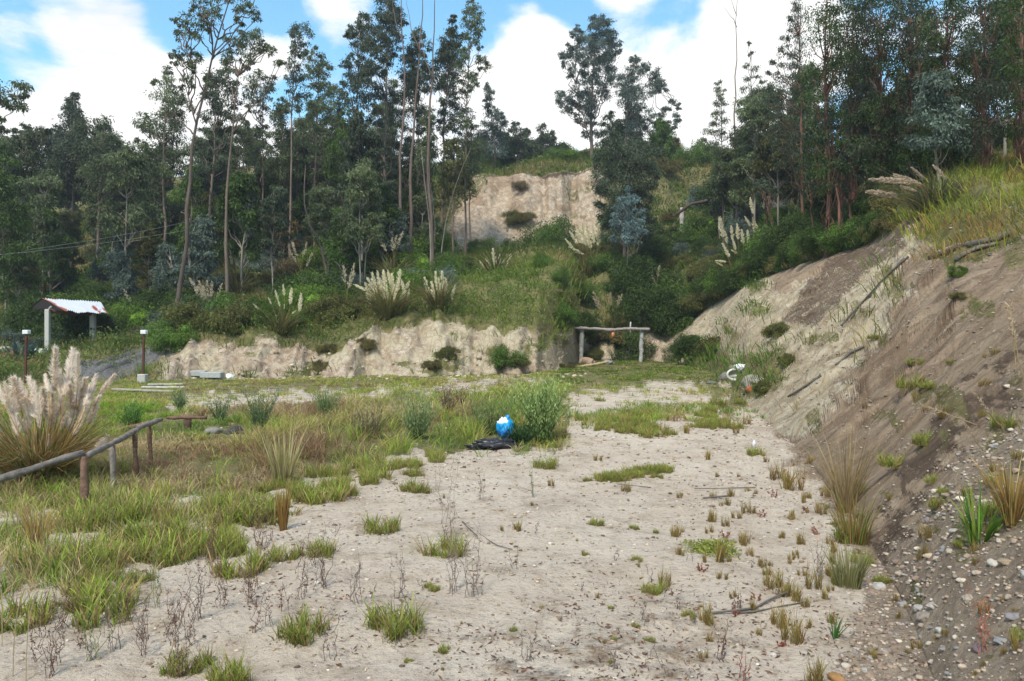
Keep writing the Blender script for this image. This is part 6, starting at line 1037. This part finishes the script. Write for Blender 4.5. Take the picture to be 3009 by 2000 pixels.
W1 = [(745, 1355, 150, BRN, 'dark reddish dry weed below the small tuft with brown stalks'), (1045, 1365, 160, GRY, 'forked dry grey weed with bare stalks in the centre of the sand'), (1082, 1375, 190, GRY, 'tall bare dry weed right of the forked one in the centre'), (1032, 1250, 190, GRY, 'thin upright dry stalk rising behind the hazy green tuft'), (510, 1400, 130, BRN, 'reddish dry weed under the tuft, left one of two'), (575, 1390, 120, BRN, 'reddish dry weed under the tuft, right one of two'), (420, 1560, 150, BRN, 'dry weed at the bottom left beside the green tuft'), (325, 1510, 160, BRN, 'dark red-brown weed left of the bottom green tuft'), (265, 1500, 150, GRY, 'grey dry weed at the lower left, left of the dark red one'), (215, 1520, 170, np.array((.16, .2, .06)), 'green-stemmed weed at the lower left'), (120, 1560, 190, BRN, 'tall dry weed at the bottom left corner'), (360, 1400, 200, np.array((.13, .15, .06)), 'tall grey-green weed right of the big bright tufts'), (445, 1430, 180, BRN, 'tall thin dry weed left of the reddish pair'), (480, 1300, 160, BRN, 'dry weed with brown seed heads by the meadow corner'), (410, 1480, 140, BRN, 'dry weed in the gap between green tufts lower left'), (820, 1390, 120, GRY, 'thin dry weed on the sand left of centre'), (700, 1380, 110, GRY, 'faint dry weed left of the dark reddish one'), (1225, 1145, 90, np.array((.10, .13, .06)), 'thin green-grey weed below the far tuft on the sand'), (1110, 1150, 70, GRY, 'small dry weed on the upper sand'), (925, 1380, 120, GRY, 'small grey dry weed left of the forked one'), (1700, 1400, 60, BRN, 'small dry weed near the long twigs'), (1660, 1520, 100, BRN, 'dark dry weed at the bottom right of the sand'), (1720, 1568, 70, RED, 'small red-leaved weed at the bottom edge'), (1890, 1330, 130, GRY, 'dry weed at the stony slope foot'), (1410, 1540, 60, GRY, 'small dry weed at the bottom of the sand'), (1215, 1520, 90, GRY, 'two bare thin dry stalks near the bottom centre'), (2270, 1500, 150, np.array((.3, .12, .08)), 'reddish weed on the stones at the bottom right'), (150, 1450, 180, BRN, 'brown dry weed between the wide left tuft and the loose tuft')]
for x, y, h, c, lab in W1: dry_weed(x, y, h, c, lab, 'dry weeds on the sand', nst=6 if h > 100 else 4)
for k in range(36): dry_weed(rng.uniform(80, 760), rng.uniform(1240, 1540), rng.uniform(60, 130), BRN if k % 3 else GRY, 'thin weed stalks', 'thin weed stalks at the lower left', nst=3)
for k in range(20): dry_weed(rng.uniform(800, 1900), rng.uniform(1080, 1560), rng.uniform(30, 70), GRY, 'single thin weed stalk', 'thin weed stalks on the open sand', nst=2, twigs=3)
for k in range(9): dry_weed(rng.uniform(1500, 1930), rng.uniform(1130, 1520), rng.uniform(10, 26), RED, 'tiny red-leaved plant', 'tiny red plants on the sand', nst=5, lean=1.2, leaf=(.20, .07, .045))
# twigs
for pts, lab, r in (([(1640, 1418), (1700, 1414), (1740, 1404), (1790, 1380), (1830, 1368)], 'long dark curved twig on the sand at the lower right', .007), ([(1700, 1416), (1750, 1412), (1800, 1398), (1850, 1392)], 'second thinner twig joining the long curved one', .005), ([(1600, 1130), (1650, 1130), (1690, 1128), (1740, 1126)], 'thin straight twig on the upper right of the sand', .006), ([(1620, 1152), (1680, 1147)], 'short dark stick on the upper right of the sand', .010), ([(1100, 1240), (1060, 1200), (1140, 1260), (1180, 1270)], 'faint bent twig in the centre of the sand', .004), ([(1500, 1125), (1420, 1118)], 'short thin twig beside the wide low grass patch', .005)):
    b = Buf(); P = []
    for x, y in pts: h_ = hit(x, y); P.append(h_+Vector((0, 0, r*1.3+rng.uniform(0, .015))))
    log(b, P, r*.9, GREYW*.45, 5); o = b.obj('twig', M_twig, None, True); tagit(o, lab, 'twig', 'twigs on the sand')
# brown leaf litter and plant scraps
q4 = np.random.default_rng(77); m = 9000; px = q4.uniform(-100, 2150, m); Y = 1/q4.uniform(1/16., 1/3.3, m); z, s_, t_ = terr(px, Y); py = HZ-(z-CAMH)/Y*F; X = (px-CX)/F*Y
f = fbm(X*1.3, Y*1.3, 4, 130)+.35*inpoly(px, py, [(1050, 1500), (1300, 1400), (1560, 1370), (1800, 1450), (1800, 1640), (900, 1640)])+.15*(px > 1550); k = (s_ == 0) & (f > .12); X, Y, z = X[k], Y[k], z[k]; n = len(X)
d = q4.normal(size=(n, 3))*(1, 1, .25); b = Buf(); leaves(b, np.stack([X, Y, z+.006], -1), d, q4.uniform(.012, .05, n), q4.uniform(.004, .012, n), np.array([(.16, .09, .06), (.10, .06, .045), (.28, .19, .11), (.20, .08, .05)])[q4.integers(0, 4, n)]*q4.uniform(.7, 1.3, (n, 1)))
o = b.obj('leaf_litter', M_grass); tagit(o, 'brown leaf litter and plant scraps scattered on the sand', 'litter', None, 'stuff')
# yellow flower
p = hit(380, 1292); b = Buf(); tube(b, [(0, 0, 0), (.002, 0, .04)], .0015, (.1, .2, .04), 4); m = 16; leaves(b, np.array((0, 0, .042))+rng.normal(size=(m, 3))*.005, rand_dirs(m)*(1, 1, .3), .018, .008, (.85, .5, .02)); o = b.obj('yellow_flower', M_grass); o.location = p; tagit(o, 'single small yellow flower at the sand edge on the left', 'flower')
# ================================================================== stones
SC = np.array([(.34, .27, .21), (.38, .32, .26), (.27, .22, .175), (.44, .385, .32), (.29, .21, .155), (.22, .16, .13), (.36, .28, .20), (.25, .235, .23)])
def stones(name, label, n, pxr, Yr, sizer, poly, seed, cols=SC, tpl=I1, pw=1., flat=.5, ip=1., mat=M_stone):
    q3 = np.random.default_rng(seed); m = n*5; px = q3.uniform(*pxr, m); Y = q3.uniform(Yr[0]**ip, Yr[1]**ip, m)**(1/ip); z, s, t = terr(px, Y); py = HZ-(z-CAMH)/Y*F; X = (px-CX)/F*Y
    k = poly(px, py, s, q3); px, Y, z, X = [v[k][:n] for v in (px, Y, z, X)]; n = len(px)
    sz = sizer[0]+(sizer[1]-sizer[0])*q3.random(n)**(4*pw); sz = sz*(.5+Y/8.)
    T = [rock_verts(tpl, 1, 200+i+seed*31, .3, flat) for i in range(12)]; b = Buf(); nv = len(tpl[0])
    for i in range(12):
        ids = np.arange(i, n, 12)
        if not len(ids): continue
        a = q3.uniform(0, 6.28, len(ids)); c, s_ = np.cos(a), np.sin(a); v = T[i]
        V = np.stack([v[None, :, 0]*c[:, None]-v[None, :, 1]*s_[:, None], v[None, :, 0]*s_[:, None]+v[None, :, 1]*c[:, None], np.broadcast_to(v[None, :, 2], (len(ids), nv))], -1)*sz[ids][:, None, None]
        V += np.stack([X[ids], Y[ids], z[ids]+sz[ids]*.12], -1)[:, None]; fo = (np.arange(len(ids))*nv)[:, None, None]+tpl[1][None]
        cc = cols[q3.integers(0, len(cols), len(ids))]*q3.uniform(.75, 1.25, (len(ids), 1)); b.add(V.reshape(-1, 3), [fo.reshape(-1, 3)], np.repeat(cc, nv, 0))
    o = b.obj(name, mat, None, True); return tagit(o, label, 'stones', None, 'stuff')
st_in = lambda px, py, s, q3: (q3.random(len(px)) < softpoly(px, py, STONY, 30, 12))
stones('gravel', 'loose rounded pebbles covering the stony slope', 9000, (1880, 2600), (1.9, 9), (.003, .019), st_in, 1, ip=1.2)
stones('small_rubble', 'coarser small stones on the stony slope', 300, (1900, 2600), (1.9, 8), (.008, .026), st_in, 2, SC*1.15, tpl=I2, pw=.5, flat=.65)
stones('slope_pebbles', 'pale grit and clods on the brown slope', 7000, (1700, 2500), (5, 24), (.003, .016), lambda px, py, s, q3: (s == 1) & (px > 1640) & (q3.random(len(px)) < .9), 3, SC*.9, tpl=I0)
stones('sand_pebbles', 'small pale and dark bits scattered over the sand', 13000, (-200, 2050), (3.2, 16), (.0025, .017), lambda px, py, s, q3: (s == 0) & (q3.random(len(px)) < 1-.9*softpoly(px, py, MEADOW, 40, 1)), 4, np.array([(.24, .17, .12), (.14, .09, .06), (.42, .35, .28), (.50, .44, .38), (.34, .25, .17), (.42, .34, .26)]), tpl=I0, flat=.35, ip=1.1)
stones('bank_clods', 'clods of dry clay fallen from the bank', 1000, (380, 1700), (27, 48), (.004, .032), lambda px, py, s, q3: (s <= 1) & (px < 1350) & (py > 800) & (py < 905) & (q3.random(len(px)) < .7), 5, np.array([(.46, .39, .27), (.36, .29, .2), (.25, .19, .13), (.5, .44, .33)]), tpl=I0)
for x, y, r, c, sd_, lab in ((2028, 1352, .052, (.52, .50, .47), 61, 'flat pale grey slab stone at the foot of the stony slope'), (2380, 1330, .05, (.5, .47, .42), 62, 'pale stone by the right edge'), (2290, 1300, .032, (.55, .50, .44), 63, 'whitish oval stone above a brown one on the stony slope'), (2320, 1295, .035, (.34, .26, .18), 64, 'brown oval stone right of the whitish one'), (2120, 1400, .032, (.42, .39, .36), 65, 'grey rounded stone in the middle of the stony slope'), (2085, 1395, .032, (.36, .34, .34), 66, 'grey stone left of the rounded one on the stony slope'), (2150, 1395, .034, (.46, .40, .36), 67, 'pinkish stone right of the rounded one on the stony slope'), (2255, 1500, .034, (.20, .14, .15), 68, 'dark purple stone at the bottom right'), (2310, 1478, .03, (.30, .31, .32), 69, 'bluish grey stone right of the dark purple one'), (2165, 1450, .022, (.5, .48, .45), 70, 'small whitish stone on the lower stony slope'), (1925, 1560, .05, (.36, .20, .08), 71, 'orange-brown stone cut by the bottom edge'), (2200, 1222, .03, (.46, .42, .38), 72, 'pale stone beside the broad-bladed green grass'), (1782, 1508, .016, (.6, .55, .52), 73, 'small white stone on the sand at the lower right'), (1640, 1440, .016, (.34, .36, .38), 74, 'small bluish stone below the long twigs'), (1992, 1545, .022, (.42, .4, .37), 75, 'grey stone near the bottom edge on the stony ground'), (2135, 1200, .03, (.24, .2, .21), 76, 'purplish stone on the upper stony slope'), (1615, 1500, .02, (.5, .47, .45), 77, 'flat pale stone near the bottom edge of the sand'), (1660, 1150, .02, (.2, .19, .18), 78, 'dark stone beside the short dark stick'), (1485, 1172, .022, (.26, .26, .27), 79, 'small flat grey stone lying alone on the open sand'), (1570, 1290, .014, (.4, .39, .38), 80, 'tiny grey stone left of the dense straw tuft'), (730, 1342, .02, (.6, .58, .55), 81, 'small white stone behind the dark reddish dry weed'), (2130, 1420, .04, (.30, .25, .21), 82, 'broad brownish stone under the grey rounded one'), (2040, 1500, .03, (.33, .28, .24), 83, 'brown stone at the lower left of the stony slope'), (2230, 1380, .03, (.40, .34, .28), 84, 'tan stone in the middle of the stony slope'), (2340, 1420, .03, (.27, .25, .26), 85, 'dark grey stone at the right edge of the stony slope')):
    rock_thing('stone', lab, 'stone', x, y, r*1.1, tuple(v*.8 for v in c), sd_, flat=.5, rough=.35, sink=.6, group='single stones on the sand and the stony slope')
print('objects', len(bpy.data.objects))

# ---- thin haze in the valley air
hz = bpy.data.meshes.new('haze'); hb = Buf(); box(hb, (0, 205, 30), (620, 520, 66), (1, 1, 1)); 
def haze_mat():
    m, n, l = newmat('haze_air'); o = n.new('ShaderNodeOutputMaterial'); v = n.new('ShaderNodeVolumePrincipled'); v.inputs['Color'].default_value = (.80, .88, 1, 1); v.inputs['Density'].default_value = .0006; v.inputs['Anisotropy'].default_value = .2; l.new(v.outputs[0], o.inputs['Volume']); return m
ho = hb.obj('haze', haze_mat()); tagit(ho, 'faint bluish haze between the camera and the hill', 'haze', None, 'stuff')

# ---- keep every wording to one thing
from collections import defaultdict
tops = [o for o in COL.objects if o.parent is None and 'label' in o and 'kind' not in o]
for o in tops:
    w_ = o['label'].replace(' in the undergrowth', '')
    if len(w_.split()) > 13: w_ = w_.replace('well ', '').replace('just ', '').replace(' grass tuft', ' tuft').replace(' with the block', '').replace(' at the slope foot', '')
    o['label'] = w_
for o in tops:
    if len(o['label'].split()) > 15: o['label'] = ' '.join(w for w in o['label'].split() if w not in ('the', 'well', 'just'))
gd = defaultdict(list)
for o in tops: gd[o['label']].append(o)
for lab, os_ in gd.items():
    if len(os_) < 2: continue
    os_.sort(key=lambda o: o.location.y)
    if len(os_) == 2: nm = ['nearer one', 'farther one']
    elif len(os_) == 3: nm = ['nearest one', 'middle one', 'farthest one']
    else: os_.sort(key=lambda o: o.location.x/o.location.y); nm = [['first', 'second', 'third', 'fourth', 'fifth', 'sixth', 'seventh', 'eighth', 'ninth', 'tenth'][min(i, 9)]+' from left' for i in range(len(os_))]
    for o, n_ in zip(os_, nm):
        if len(lab.split()) > 13: lab = ' '.join(w for w in lab.split() if w not in ('the', 'well', 'just'))
        o['label'] = lab+', '+n_
